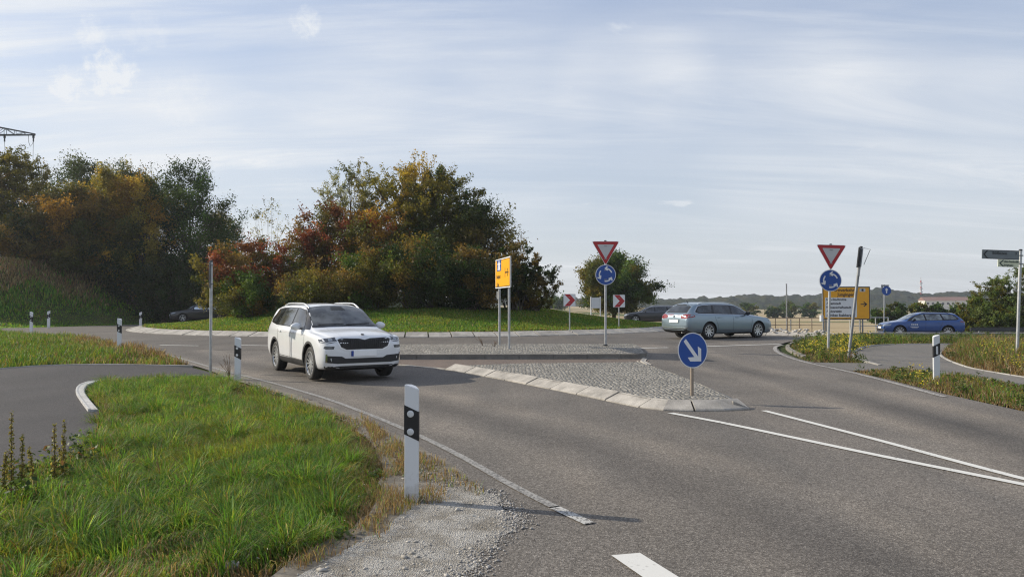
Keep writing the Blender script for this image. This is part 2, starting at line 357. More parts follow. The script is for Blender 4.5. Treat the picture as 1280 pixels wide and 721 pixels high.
def gravel_mat():
    m, nt, b, N, L = new_mat('crushed gravel'); tc = N('ShaderNodeTexCoord'); O = tc.outputs['Object']
    v = tex(N, L, 'ShaderNodeTexVoronoi', 85, O); s = N('ShaderNodeSeparateColor'); L(v.outputs['Color'], s.inputs[0])
    c = ramp(N, L, s.outputs[0], [(0, (.25, .238, .215)), (.5, (.37, .355, .325)), (1, (.49, .475, .44))])
    n = tex(N, L, 'ShaderNodeTexNoise', 3.5, O, Detail=8, Roughness=.7)
    c = mixc(N, L, 1.0, c, ramp(N, L, n.outputs['Fac'], [(.32, (.42, .38, .32)), (.46, (.75, .72, .68)), (.56, (.95, .94, .93)), (.72, (1.2, 1.19, 1.17))]), 'MULTIPLY')
    L(c, b.inputs['Base Color']); b.inputs['Roughness'].default_value = .95
    a = N('ShaderNodeMath'); a.operation = 'MULTIPLY_ADD'; L(n.outputs['Fac'], a.inputs[0]); a.inputs[1].default_value = 3; L(v.outputs['Distance'], a.inputs[2])
    bump(N, L, b, a.outputs[0], .8, .02); return m
ROAD = asphalt('road asphalt', (.058, .052, .046), (.134, .122, .109), (.34, .318, .29))
RING = asphalt('worn ring asphalt', (.065, .059, .053), (.114, .104, .094), (.235, .217, .196))
PATHM = asphalt('cycle path asphalt', (.026, .025, .027), (.043, .041, .043), (.09, .087, .087), .22, (1, .98, 1))
PATHR = asphalt('pale path asphalt', (.11, .105, .098), (.165, .158, .147), (.25, .24, .225), .15)  # paler grey asphalt of the right-hand path
CROSSM = asphalt('brownish crossing asphalt', (.09, .072, .06), (.155, .125, .108), (.23, .19, .165), .12)
CONC = concrete('pale kerb concrete', (.40, .372, .33), 1.0, .45); CONCD = concrete('dark kerb concrete', (.20, .185, .16))
COB = cobble('granite setts'); TERR = terrain_mat(); GRAV = gravel_mat()
WHITE = paint_mat('white road paint', .42, (.62, .61, .57)); FADED = paint_mat('worn road paint', .88, (.29, .278, .255)); FADED2 = paint_mat('very worn road paint', .95, (.40, .375, .34))
LEAF = leaf_mat('leaves', .42, .5, .14); GRASSM = leaf_mat('grass blades', .45, .55, .22)
BARK = plain('bark', (.09, .07, .05), .95, var=.35, scale=14, bmp=.6)
GALV = plain('galvanised steel', (.42, .43, .44), .42, .75, var=.18, scale=9, bmp=.05)
GALVD = plain('weathered grey steel', (.25, .26, .27), .55, .5, var=.2, scale=9)
ALUBACK = plain('sign back aluminium', (.36, .37, .38), .5, .6)
SWHITE = plain('white sign foil', (.70, .71, .71), .45, var=.04); SWH2 = plain('greyish white foil', (.5, .5, .5), .5, var=.05)
SRED = plain('red sign foil', (.40, .012, .018), .4, var=.06); SBLUE = plain('blue sign foil', (.008, .065, .30), .35, var=.06)
SYEL = plain('yellow sign foil', (.80, .37, .008), .4, var=.05); SBLK = plain('black sign foil', (.012, .012, .014), .4, var=.1)
def post_white():
    m, nt, b, N, L = new_mat('white plastic post'); tc = N('ShaderNodeTexCoord'); O = tc.outputs['Object']; n = tex(N, L, 'ShaderNodeTexNoise', 9, O, Detail=7, Roughness=.7); sp = N('ShaderNodeSeparateXYZ'); L(O, sp.inputs[0])
    a = N('ShaderNodeMath'); a.operation = 'MULTIPLY_ADD'; L(sp.outputs[2], a.inputs[0]); a.inputs[1].default_value = -.9; L(n.outputs['Fac'], a.inputs[2])
    L(mixc(N, L, ramp(N, L, a.outputs[0], [(.30, (0,) * 3), (.62, (.75,) * 3)]), (.70, .71, .72), (.33, .30, .25)), b.inputs['Base Color']); b.inputs['Roughness'].default_value = .5; return m
PWHITE = post_white(); PBLK = plain('black plastic band', (.012, .012, .014), .45)
REFL = plain('round glass reflector', (.62, .63, .64), .3, .1, var=.1, scale=60)
GLOSSB = plain('gloss black trim', (.008, .008, .009), .12); SOILM = plain('bare soil', (.10, .085, .06), .95, var=.4, scale=5, bmp=.5, bscale=20)
# ------------------------------------------------------------------ the ground
def axis(lim, fine, n):                            # grid lines that get coarser with distance
    out = [0.0]; s = fine
    while out[-1] < lim: out.append(out[-1] + s); s *= n
    return np.array(out)
def build_terrain():
    xs = np.r_[np.arange(-60, 60.01, .75)]; far = 60 + axis(1090, 1.0, 1.09)[1:]; xs = np.r_[-far[::-1], xs, far]
    ys = np.r_[-axis(50, 1.0, 1.3)[::-1][:-1] - 4, np.arange(-4, 95.01, .75), 95 + axis(1120, 1.0, 1.07)[1:]]
    gx, gy = np.meshgrid(xs, ys); z = T(gx, gy)
    n, k = gx.shape[1], gx.shape[0]
    d = np.hypot(gx - CX, gy - CY)
    z = np.where(d < RI - .5, .05 + G(gx, gy) * 0, z)          # hollow under the island mound
    z += np.where(gy > 280, (vnoise(gx, gy, 160, 3) - .5) * 1.2, 0)
    z += .8 * ss(44, 120, gy) * ss(.2, -.02, gx / np.maximum(gy, 1)) * ss(-.1, .0, gx / np.maximum(gy, 1)) * ss(60, 140, gy)
    i = np.arange(k - 1)[:, None] * n + np.arange(n - 1)[None]; f = np.stack([i, i + 1, i + n + 1, i + n], -1).reshape(-1, 4)
    field = np.maximum(ss(46.3, 47.5, gy) * ss(13, 15, gx) * (1 - ss(27, 29, gx) * (1 - ss(56, 60, gy))), ss(74, 78, gy) * ss(-14, -8, gx))
    tint = np.zeros((gx.size, 4), np.float32); tint[:, 0] = field.ravel(); tint[:, 3] = 1
    me = mesh_np('ground', np.column_stack([gx.ravel(), gy.ravel(), z.ravel()]), f, tint, True)
    o = link('ground', me, TERR); o['kind'] = 'structure'
build_terrain()

LEFT_EDGE = [(692, 633.5), (640, 607), (600, 584), (560, 562), (500, 534), (440, 510), (400, 496), (330, 476), (250, 455), (200, 441), (165, 433)]
edge_w = PL(LEFT_EDGE)
road_left = [P(560, 725), P(600, 692), P(640, 657), P(634, 636), P(606, 613), (P(560, 580)), P(500, 547), P(440, 519), P(400, 503), P(330, 482), P(250, 459), P(200, 445), P(160, 436), P(120, 428), P(60, 422.5), P(0, 419.5)]
road_poly = [(-4, -8), (-3.2, 2.0), (-2.0, 3.9)] + road_left + [(-60, 30.5), (-60, 42.5), P(0, 409.8), P(150, 409.5), (-14, 42), (0, 36), (12, 36)] + PL([(1040, 421), (1000, 424.5), (982, 428), (970, 432.5), (975, 439), (1000, 449), (1060, 462), (1110, 474), (1180, 492), (1280, 514)]) + [(8.6, 8), (10.5, 4), (14, -1), (16, -8)]
ro_ = drape('road', road_poly, ROAD, 0, .42)
def wear(o):
    v = np.empty(len(o.data.vertices) * 3, np.float32); o.data.vertices.foreach_get('co', v); v = v.reshape(-1, 3); x, y = v[:, 0], v[:, 1]; w = np.zeros(len(x)); k = np.zeros(len(x))
    for ln in (PL([(165, 424), (250, 446), (330, 460), (440, 482), (560, 512), (700, 550), (850, 602), (1000, 665), (1120, 730)]), PL([(1400, 610), (1280, 560), (1150, 520), (1000, 478), (900, 455), (850, 440), (840, 428)])):
        d = dist_line(x, y, smooth_line(ln)); w = np.maximum(w, np.exp(-((d - .80) / .28) ** 2)); k = np.maximum(k, np.exp(-(d / .35) ** 2))
    m_ = .35 + .9 * vnoise(x, y, 2.2, 4); c = np.zeros((len(x), 4), np.float32); c[:, 0] = np.clip(w * m_, 0, 1); c[:, 1] = np.clip(k * m_ * .8, 0, 1); a = o.data.color_attributes.new('wear', 'FLOAT_COLOR', 'POINT'); a.data.foreach_set('color', c.ravel())
wear(ro_)
ring = []
def annulus(name, r0, r1, m, dz):
    n = 160; rr = np.linspace(r0, r1, 10); a = np.linspace(0, 2 * math.pi, n, endpoint=False)
    x = CX + rr[:, None] * np.cos(a); y = CY + rr[:, None] * np.sin(a); v = np.column_stack([x.ravel(), y.ravel(), (G(x, y) + dz).ravel()])
    f = [(i * n + j, i * n + (j + 1) % n, (i + 1) * n + (j + 1) % n, (i + 1) * n + j) for i in range(len(rr) - 1) for j in range(n)]
    f = [q[::-1] for q in f]
    o = link(name, mesh_np(name, v, f, None, True), m); o['kind'] = 'structure'; return o
annulus('roundabout_road', RI - .4, 24.3, RING, .004)
# arms: right arm dips away behind the verge
drape('road', [(17.5, 36.2), (70, 34.5), (70, 44.6), (40, 44.8), (17.5, 44.2)], RING, -.006, .9)
drape('cycle_path', PL([(-60, 470), (0, 461.5), (60, 457), (140, 456), (200, 457), (240, 459.5), (290, 472), (250, 470), (200, 471.5), (160, 474), (125, 477.5), (110, 482), (106, 490), (113, 501), (124, 514), (122, 535), (104, 560), (70, 588), (0, 612)]) + [(-6.5, 5.5), (-11, 6.0), (-20, 9), (-20, 14)], PATHM, .004, .7)
drape('cycle_path', PL([(1069, 441), (1085, 433.5), (1120, 430.8), (1205, 430.3), (1186, 434), (1173, 441), (1181, 449), (1207, 459), (1243, 466), (1320, 478), (1400, 486), (1400, 492), (1300, 486), (1200, 471), (1140, 464), (1095, 464.5), (1064, 463), (1000, 450), (1012, 453), (1050, 453.5), (1087, 454), (1073, 448)]), PATHR, .006, .6)
def ragged(poly, amp, step, seed):
    a = np.array(list(poly) + [poly[0]]); sl_ = np.linalg.norm(np.diff(a, axis=0), axis=1); c = np.r_[0, np.cumsum(sl_)]; q = np.arange(0, c[-1], step); x = np.interp(q, c, a[:, 0]); y = np.interp(q, c, a[:, 1])
    return list(zip(x + (vnoise(x, y, step * 1.7, seed) - .5) * 2 * amp, y + (vnoise(x, y, step * 1.7, seed + 9) - .5) * 2 * amp))
DIRT = concrete('dusty earth', (.19, .165, .13), 3, .5)
drape('verge_dirt', ragged(PL([(300, 745), (380, 690), (440, 660), (470, 630), (480, 585), (462, 552), (430, 522), (392, 506), (330, 486), (286, 473), (262, 462), (300, 473.5), (360, 490), (440, 517), (500, 545), (560, 577), (600, 606), (560, 625), (520, 650), (430, 720), (400, 745)]), .03, .12, 3), DIRT, .002, .3)
drape('verge_gravel', ragged(PL([(350, 735), (410, 700), (478, 664), (500, 640), (512, 622), (545, 612), (590, 606), (618, 622), (638, 640), (640, 656), (600, 696), (566, 730)]) + [(-.9, 3), (-2.3, 3)], .06, .10, 7), GRAV, .0038, .3)
# outline stripes
mb = MB(); painted(mb, smooth_line(edge_w), .09); mb.build('road_marking', FADED)['kind'] = 'structure'
mb = MB(); painted(mb, PL([(694, 635), (737, 655)]), .10, .009); mb.build('road_marking', paint_mat('half worn road paint', .75, (.44, .43, .40)))['kind'] = 'structure'
mb = MB(); painted(mb, smooth_line(PL([(838, 516.5), (900, 528), (1000, 549), (1100, 570), (1280, 606), (1400, 630)])), .115, .009)
painted(mb, smooth_line(PL([(955, 513.5), (1000, 525), (1100, 551), (1200, 578), (1280, 599), (1335, 612.5)])), .105, .009); mb.build('road_marking', WHITE)['kind'] = 'structure'
mb = MB(); painted(mb, smooth_line(PL([(978, 431), (969, 434), (973, 441), (1000, 451), (1060, 464.5), (1110, 477), (1180, 496)])), .12, .009); mb.build('road_marking', FADED2)['kind'] = 'structure'
mb = MB()
for a, b, w in ((200, 248, .13), (300, 343, .13)):
    painted(mb, PL([(a, 431.5), (b, 432.3)]), w, .010)
painted(mb, PL([(800, 435.3), (835, 434.6)]), .16, .010); painted(mb, PL([(848, 434.2), (900, 432.6), (975, 430.2)]), .16, .010)
mb.build('road_marking', paint_mat('yield line paint', .5, (.6, .59, .55)))['kind'] = 'structure'
mb = MB()
for k in range(3):
    q = PL([(764, 695), (800, 692), (864, 732), (826, 738)]); q = np.array(q); d = (q[2] - q[1]) * 2.0 * k
    mb.face([(x + d[0], y + d[1], float(G(x, y)) + .009) for x, y in q][::-1])
bmesh.ops.recalc_face_normals(mb.bm, faces=mb.bm.faces[:])
mb.build('road_marking', WHITE)['kind'] = 'structure'

# ------------------------------------------------------------------ kerbs and traffic islands
rk = random.Random(5)
def kerb_band(name, line, inward, w, h, seg, m, base=0.0, gap=.012, top=0.0, fn=G, jit=.004):
    """sloped kerb stones along a foot line; 'inward' = +1 left of travel; 'top' = width of the level shoulder"""
    a = np.array(line, float); sl_ = np.linalg.norm(np.diff(a, axis=0), axis=1); s = np.r_[0, np.cumsum(sl_)]
    n = max(1, round(s[-1] / seg)); cuts = np.linspace(0, s[-1], n + 1); mb = MB()
    def at_s(q): return np.array([np.interp(q, s, a[:, 0]), np.interp(q, s, a[:, 1])])
    for i in range(n):
        ends = []
        j1 = rk.uniform(-jit, jit)
        for q in (cuts[i] + gap / 2, (cuts[i] + cuts[i + 1]) / 2, cuts[i + 1] - gap / 2):
            p = at_s(q); t = at_s(min(s[-1], q + .25)) - at_s(max(0, q - .25)); t /= np.linalg.norm(t); nn = np.array([-t[1], t[0]]) * inward
            g = float(fn(*p)) + base; sec = [(p, g - .12), (p, g + .012 + abs(j1)), (p + nn * .02, g + .03 + j1), (p + nn * (w - .03), g + h - .01 + j1), (p + nn * w, g + h + j1)]
            if top: sec.append((p + nn * (w + top), g + h + j1))
            e = sec[-1][0]; sec.append((e, g - .12))
            ends.append([mb.bm.verts.new((q_[0], q_[1], z)) for q_, z in sec])
        for A, B in zip(ends, ends[1:]):
            k = len(A)
            for j in range(k): mb.bm.faces.new((A[j], A[(j + 1) % k], B[(j + 1) % k], B[j]))
        mb.bm.faces.new(ends[0]); mb.bm.faces.new(ends[-1][::-1])
    bmesh.ops.recalc_face_normals(mb.bm, faces=mb.bm.faces[:])
    o = mb.build(name, m); o['kind'] = 'structure'; return o
def inset(poly, d):
    a = np.array(poly, float); n = len(a); ar = 0
    for i in range(n): ar += a[i][0] * a[(i + 1) % n][1] - a[(i + 1) % n][0] * a[i][1]
    sg = 1 if ar > 0 else -1; out = []
    for i in range(n):
        t1 = a[i] - a[i - 1]; t2 = a[(i + 1) % n] - a[i]; t1 /= np.linalg.norm(t1); t2 /= np.linalg.norm(t2)
        n1 = np.array([-t1[1], t1[0]]) * sg; n2 = np.array([-t2[1], t2[0]]) * sg; b = n1 + n2; b /= max(.35, np.dot(b, b) / 2)
        out.append(tuple(a[i] + b * d))
    return out
# roundabout apron
a = np.linspace(0, 2 * math.pi, 241)
kerb_band('roundabout_kerb', [(CX + RI * math.cos(t), CY + RI * math.sin(t)) for t in a], 1, .62, .20, 1.0, CONC, .004, .06, .14, jit=.008)
# near island
front = PL([(556, 462), (600, 469.5), (660, 481), (720, 493), (770, 503.5), (812, 511.5), (850, 514), (900, 514), (938, 512)])
right = PL([(938, 512), (924, 503), (890, 487.5), (850, 471.5), (808, 456.5)])
back = PL([(808, 456.5), (750, 457.5), (650, 458.5), (556, 462)])
frontS = smooth_line(front, 4); rightS = smooth_line(right, 4)
near_poly = frontS[:-1] + rightS[:-1] + back[:-1]
kerb_band('island_kerb', frontS, 1, .30, .14, 1.0, CONC, 0, .035, .0, jit=.008)
kerb_band('island_kerb', rightS, 1, .26, .125, .24, CONC, 0, .015, .0)
drape('traffic_island', inset(near_poly, .255), COB, .122, .4)
# rear island with the crossing gap in front of it
far_poly = PL([(392, 449.5), (500, 449.3), (650, 449), (800, 448.6), (809, 447), (800, 436.5), (794, 434.4), (700, 434.4), (500, 434.8), (392, 435.5)])
kerb_band('island_kerb', far_poly[:5], 1, .05, .15, 1.0, CONCD, 0, .012, .10)
kerb_band('island_kerb', far_poly[4:] + [far_poly[0]], 1, .10, .13, .25, CONC, 0, .015)
drape('traffic_island', inset(far_poly, .10), COB, .135, .4)
drape('crossing_path', PL([(498, 449.6), (800, 448.9), (812, 450.5), (806, 455.5), (750, 456.8), (650, 457.8), (556, 461), (520, 458.5), (498, 455)]), CROSSM, .005, .6)
kerb_band('flush_kerb', PL([(498, 456.5), (530, 459.7), (556, 462)]), 1, .14, .02, .5, CONC, 0, .015)
kerb_band('flush_kerb', PL([(808, 456.5), (800, 452), (803, 448)]), -1, .14, .02, .5, CONC, 0, .015)
# path kerbs
CONCM = concrete('mid kerb concrete', (.34, .325, .30))
kerb_band('path_kerb', smooth_line(PL([(250, 469.8), (200, 471.3), (160, 474), (140, 475.6)])), -1, .07, .02, 1.0, CONCM, 0, .015, .02)
kerb_band('path_kerb', smooth_line(PL([(140, 475.6), (125, 477.3), (110, 482), (106, 490), (113, 501), (124, 514)])), -1, .13, .045, 1.0, concrete('path kerb concrete', (.55, .54, .52)), 0, .015, .02)
kerb_band('path_kerb', smooth_line(PL([(-30, 465), (0, 461.5), (60, 457), (140, 456), (240, 457.5)])), 1, .08, .02, 1.0, CONCM, 0, .012)
kerb_band('path_kerb', smooth_line(PL([(1200, 430.3), (1120, 430.8), (1085, 433.5), (1069, 441), (1073, 448), (1103, 457)])), -1, .10, .03, 1.0, CONCM, 0, .02)
kerb_band('path_kerb', smooth_line(PL([(1186, 434), (1173, 441), (1181, 449), (1207, 459), (1243, 466), (1300, 475)])), 1, .07, .02, 1.0, CONCM, 0, .02)
kerb_band('path_kerb', smooth_line(PL([(1040, 423), (1000, 426), (984, 431), (984, 437), (1003, 446)])), 1, .12, .05, .6, CONCD, 0, .02)
# raised kerb of the refuge beyond the ring
kerb_band('road_kerb', smooth_line(PL([(903, 417.8), (960, 419.0), (1000, 420.0), (1036, 421.5)])), 1, .35, .14, 1.0, CONC, 0, .03, .7)
kerb_band('road_kerb', [(17.5, 36.1), (30, 36.0), (45, 35.6), (70, 34.4)], 1, .12, .03, 1.0, CONC, .0, .02, .05)

# grassed mound of the central island
def mound_z(x, y):
    d = np.hypot(np.asarray(x) - CX, np.asarray(y) - CY)
    z = G(x, y) + .20 + 1.0 * ss(RI - .7, 6.5, d) + .04 * np.sin(np.asarray(x) * 1.1) * ss(RI - .8, RI - 3, d)
    return z
def build_mound():
    n = 120; rr = np.r_[RI - .70, RI - .8, RI - 1.1, np.linspace(RI - 1.6, .3, 24)]; a = np.linspace(0, 2 * math.pi, n, endpoint=False)
    x = CX + rr[:, None] * np.cos(a); y = CY + rr[:, None] * np.sin(a); z = mound_z(x, y)
    z[0] -= .1
    v = np.column_stack([x.ravel(), y.ravel(), z.ravel()])
    f = [((i + 1) * n + j, (i + 1) * n + (j + 1) % n, i * n + (j + 1) % n, i * n + j)[::-1] for i in range(len(rr) - 1) for j in range(n)]
    m, nt, b, N, L = new_mat('mown grass'); tc = N('ShaderNodeTexCoord'); O = tc.outputs['Object']
    n1 = tex(N, L, 'ShaderNodeTexNoise', .6, O, Detail=8, Roughness=.7); n2 = tex(N, L, 'ShaderNodeTexNoise', 14, O, Detail=5)
    c = ramp(N, L, n1.outputs['Fac'], [(.3, (.05, .085, .018)), (.55, (.085, .13, .025)), (.75, (.14, .15, .04))])
    L(mixc(N, L, 1, c, ramp(N, L, n2.outputs['Fac'], [(.3, (.65,) * 3), (.7, (1.25,) * 3)]), 'MULTIPLY'), b.inputs['Base Color']); b.inputs['Roughness'].default_value = .95; b.inputs['Specular IOR Level'].default_value = .1
    bump(N, L, b, n2.outputs['Fac'], .8, .06)
    o = link('island_mound', mesh_np('island_mound', v, f, None, True), m); o['kind'] = 'structure'
    o2 = o
build_mound()

# ------------------------------------------------------------------ far hills with their woods
def build_hills():
    def ridge(px):                                  # skyline of the far hills: picture column -> height of the crest in px above the eye line
        return np.interp(px, [560, 640, 700, 780, 820, 850, 900, 940, 980, 1020, 1060, 1085, 1110, 1135, 1160, 1200, 1230, 1300, 1500], [-2.2, -1.5, 1.5, -.5, -2, 1.0, 3.2, 4.6, 5.0, 4.6, 9.5, 12.5, 12.8, 10, 7, 9.8, 10, 6, 3])
    px = np.arange(540, 1500, 1.6); n = len(px); rows = 26; V = []
    for r_ in range(rows):
        t = r_ / (rows - 1); Y = 560 + 260 * t; X = at(px, Y)
        crest = CAM_H + ridge(px) / FPX * 760
        z = -4.5 + (crest + 4.5) * np.minimum(1, ss(0, .75, t) * 1.02) * (1 - .35 * ss(.8, 1, t))
        bumps = (vnoise(X, np.full(n, Y * 1.0), 9, 5) ** 1.5) * 5.0 + vnoise(X, np.full(n, Y), 4, 9) * 2.8
        V.append(np.column_stack([X, np.full(n, Y), z + bumps * (.35 + .65 * ss(0, .1, t))]))
    V = np.concatenate(V); i = np.arange(rows - 1)[:, None] * n + np.arange(n - 1)[None]; f = np.stack([i, i + 1, i + n + 1, i + n], -1).reshape(-1, 4)
    m, nt, b, N, L = new_mat('wooded hills'); tc = N('ShaderNodeTexCoord'); t = tex(N, L, 'ShaderNodeTexNoise', .06, tc.outputs['Object'], Detail=8, Roughness=.7)
    L(ramp(N, L, t.outputs['Fac'], [(.35, (.010, .018, .010)), (.5, (.024, .032, .014)), (.68, (.06, .05, .022))]), b.inputs['Base Color']); b.inputs['Roughness'].default_value = 1; b.inputs['Specular IOR Level'].default_value = 0
    t2 = tex(N, L, 'ShaderNodeTexNoise', .35, tc.outputs['Object'], Detail=4); bump(N, L, b, t2.outputs['Fac'], 1, 2)
    o = link('hills', mesh_np('hills', V, f, None, True), m); o['kind'] = 'structure'
build_hills()
# ------------------------------------------------------------------ posts and signs
def text_mesh(items, m, name, parent, y=-.004, font_bold=.0):
    """items: (text, x, z, size, align) set on the plane y, reading from -y"""
    mbx = bmesh.new()
    for s_, x, z, size, al in items:
        cu = bpy.data.curves.new('t', 'FONT'); cu.body = s_; cu.size = size; cu.align_x = al; cu.align_y = 'CENTER'; cu.offset = font_bold; cu.extrude = .0008; cu.resolution_u = 3
        ob = bpy.data.objects.new('t', cu); COL.objects.link(ob); dg = bpy.context.evaluated_depsgraph_get(); me = bpy.data.meshes.new_from_object(ob.evaluated_get(dg))
        me.transform(Matrix.Translation((x, y, z)) @ Matrix.Rotation(R(90), 4, 'X')); mbx.from_mesh(me)
        bpy.data.objects.remove(ob); bpy.data.curves.remove(cu); bpy.data.meshes.remove(me)
    return from_bm(name, mbx, m, parent)
def circ(r, n=48, cx=0, cz=0): return [(cx + r * math.cos(2 * math.pi * k / n), cz + r * math.sin(2 * math.pi * k / n)) for k in range(n)]
def rrect(w, h, r, cx=0, cz=0, n=5):
    out = []
    for sx, sz, a0 in ((1, 1, 0), (-1, 1, 90), (-1, -1, 180), (1, -1, 270)):
        for k in range(n + 1): a = R(a0 + 90 * k / n); out.append((cx + sx * (w / 2 - r) + r * math.cos(a), cz + sz * (h / 2 - r) + r * math.sin(a)))
    return out
def rpoly(pts, r, n=5):
    out = []; m_ = len(pts)
    for i in range(m_):
        p = Vector(pts[i]); a = (Vector(pts[i - 1]) - p).normalized(); b = (Vector(pts[(i + 1) % m_]) - p).normalized()
        d = r / math.tan(a.angle(b) / 2); s, e = p + a * d, p + b * d
        for k in range(n + 1): t = k / n; out.append(tuple(s * (1 - t) ** 2 + p * 2 * t * (1 - t) + e * t * t))
    return out
def arcarrow(a0, a1, r, w, head):                  # curved arrow outline pieces: band + head, counter-clockwise
    n = 14; A = [R(a0 + (a1 - a0) * k / n) for k in range(n + 1)]
    band = [((r + w / 2) * math.cos(t), (r + w / 2) * math.sin(t)) for t in A] + [((r - w / 2) * math.cos(t), (r - w / 2) * math.sin(t)) for t in A[::-1]]
    return band
def vshape(p, d, L_, w):                           # open chevron arrowhead at p pointing along d
    d = Vector(d).normalized(); out = []
    for s in (1, -1):
        q = Matrix.Rotation(s * R(140), 2) @ d; nrm = Vector((-q.y, q.x)) * w / 2; p = Vector(p)
        out.append([tuple(p + nrm - q * w * .3), tuple(p - nrm - q * w * .3), tuple(p + q * L_ - nrm), tuple(p + q * L_ + nrm)])
    return out
def pole(parent, h, r=.03, name='pole', m=GALV, x=0, y=0, z0=-.3):
    mb = MB(); mb.tube([(x, y, z0), (x, y, h)], r, 14); o = mb.build(name, m, parent, 40)
    c = MB(); c.lathe([(0, h + .018), (r * .7, h + .015), (r * 1.12, h), (r * 1.12, h - .03), (r, h - .03)], 14, 'z'); c.bm.transform(Matrix.Translation((x, y, 0))); c.build('cap', SBLK, o, 40); return o
def clamps(parent, zs, r=.03, x=0, y=0, w=.0):
    for z in zs:
        mb = MB(); mb.lathe([(r - .004, z - .015), (r + .008, z - .015), (r + .008, z + .015), (r - .004, z + .015)], 14, 'z'); mb.box((0, -r - .008, z), (.09, .026, .028)); mb.bm.transform(Matrix.Translation((x, y, 0))); mb.build('clamp', GALVD, parent)
def yield_plate(parent, zc, y, side=.9):
    h = side * .866; tri = [(-side / 2, h / 3 * 1.0 + zc), (side / 2, h / 3 + zc), (0, -h * 2 / 3 + zc)]
    def sc(k): return [(x * k, zc + (z - zc) * k) for x, z in tri]
    b = MB(); b.prism(rpoly(tri, .045), y + .0, y + .003); p = b.build('yield_plate', ALUBACK, parent)
    b = MB(); b.prism(rpoly(sc(.995), .045), y - .003, y - .0008); b.build('white_rim', SWHITE, p)
    b = MB(); b.prism(rpoly(sc(.955), .042), y - .006, y - .0035); b.build('red_border', SRED, p)
    b = MB(); b.prism(rpoly(sc(.60), .02), y - .009, y - .0065); b.build('white_centre', SWH2, p); return p  # inner white greyed to stand for the back-lit, shaded face
def roundabout_plate(parent, zc, y, r=.3):
    b = MB(); b.prism(circ(r, cz=zc), y, y + .003); p = b.build('roundabout_plate', ALUBACK, parent)
    b = MB(); b.prism(circ(r * .995, cz=zc), y - .003, y - .0008); b.build('white_rim', SWHITE, p)
    b = MB(); b.prism(circ(r * .94, cz=zc), y - .006, y - .0035); b.build('blue_disc', SBLUE, p)
    b = MB(); sh = lambda q: [(x, z + zc) for x, z in q]
    for k in range(3):
        a0 = 20 + 120 * k; b.prism(sh(arcarrow(a0, a0 + 68, r * .62, r * .12, 0)), y - .009, y - .0065)
        e = R(a0 + 74); tip = (r * .62 * math.cos(e), r * .62 * math.sin(e)); d = (-math.sin(e), math.cos(e))
        for i, v_ in enumerate(vshape(tip, d, r * .30, r * .12)): b.prism(sh(v_), y - .0094 - i * .0004, y - .0065)
    b.build('arrow', SWHITE, p); return p

def yield_sign(px, py, dz, top_z, rz, lab, lean=0.0):
    x, y = P(px, py, dz); z = float(G(x, y)) + dz
    t = empty('roundabout_yield_sign', (x, y, z), rz, lab, 'road sign', 'yield signs above round blue roundabout signs', ry=lean)
    pole(t, top_z - z, .038); h = .9 * .866
    ztri = top_z - z - h / 3 - .02
    yield_plate(t, ztri, -.05); roundabout_plate(t, ztri - h * 2 / 3 - .30, -.05, .33)
    clamps(t, [ztri + .1, ztri - .3, ztri - h * 2 / 3 - .15, ztri - h * 2 / 3 - .45], .038)
    b = MB(); b.lathe([(.055, -.0), (.07, .0), (.07, .03), (.04, .05)], 14, 'z'); b.build('ground_collar', SBLK, t); return t
xx, yy = P(757, 432, .135)
yield_sign(757, 432, .135, Zp(302, yy) + .03, R(2), 'red and white yield triangle over blue disc, standing on the cobbled island')
xx, yy = P(1036, 443)
yield_sign(1035, 443, 0, Zp(306, yy) + .02, R(-3), 'red and white yield triangle over blue disc, standing in yellow flowers', R(1.9))

# keep right sign on the island nose
x, y = P(865, 495.5, .1)
t = empty('keep_right_sign', (x, y, float(G(x, y)) + .1), R(4), 'round blue keep-right sign with white diagonal arrow on a low brown post', 'road sign')
zt = Zp(418, y) - (float(G(x, y)) + .1); r0 = .262; zc = zt - r0
pm = plain('bronze post', (.30, .25, .20), .5, .5)
b = MB(); b.tube([(0, 0, -.2), (0, 0, zt - .05)], .03, 14); b.build('post', pm, t, 40)
b = MB(); b.prism(circ(1, cz=0), 0, .003)
for v_ in b.bm.verts: v_.co.x *= .255; v_.co.z = v_.co.z * .30 + zc
b.bm.transform(Matrix.Translation((0, -.05, 0))); plate = b.build('disc_plate', ALUBACK, t)
def ell(k): return [(u * .255 * k, v * .30 * k + zc) for u, v in circ(1)]
b = MB(); b.prism(ell(.995), -.053, -.0508); b.build('white_rim', SWHITE, plate)
b = MB(); b.prism(ell(.94), -.056, -.0535); b.build('blue_disc', SBLUE, plate)
b = MB(); K = .255
def a_(q): return [(u * K, v * K * 1.17 + zc) for u, v in q]
b.prism(a_([(-.62, .50), (-.46, .64), (.36, -.36), (.20, -.50)]), -.059, -.0565)
b.prism(a_([(.56, -.62), (.36, -.36), (.34, .22), (.56, .08)]), -.0594, -.0565)
b.prism(a_([(.56, -.62), (.36, -.36), (-.34, -.40), (-.18, -.62)]), -.0598, -.0565)
b.build('arrow', SWHITE, plate); clamps(t, [zc - .15, zc + .15], .03)
rs = random.Random(3)
for k in range(12):
    a = rs.uniform(0, 6.3); b = MB(); b.box((math.cos(a) * rs.uniform(.06, .16), math.sin(a) * .1, .01), (.05, .04, .03), Matrix.Rotation(a, 3, 'Z'), .008); b.build('loose_sett', CONCD, t)

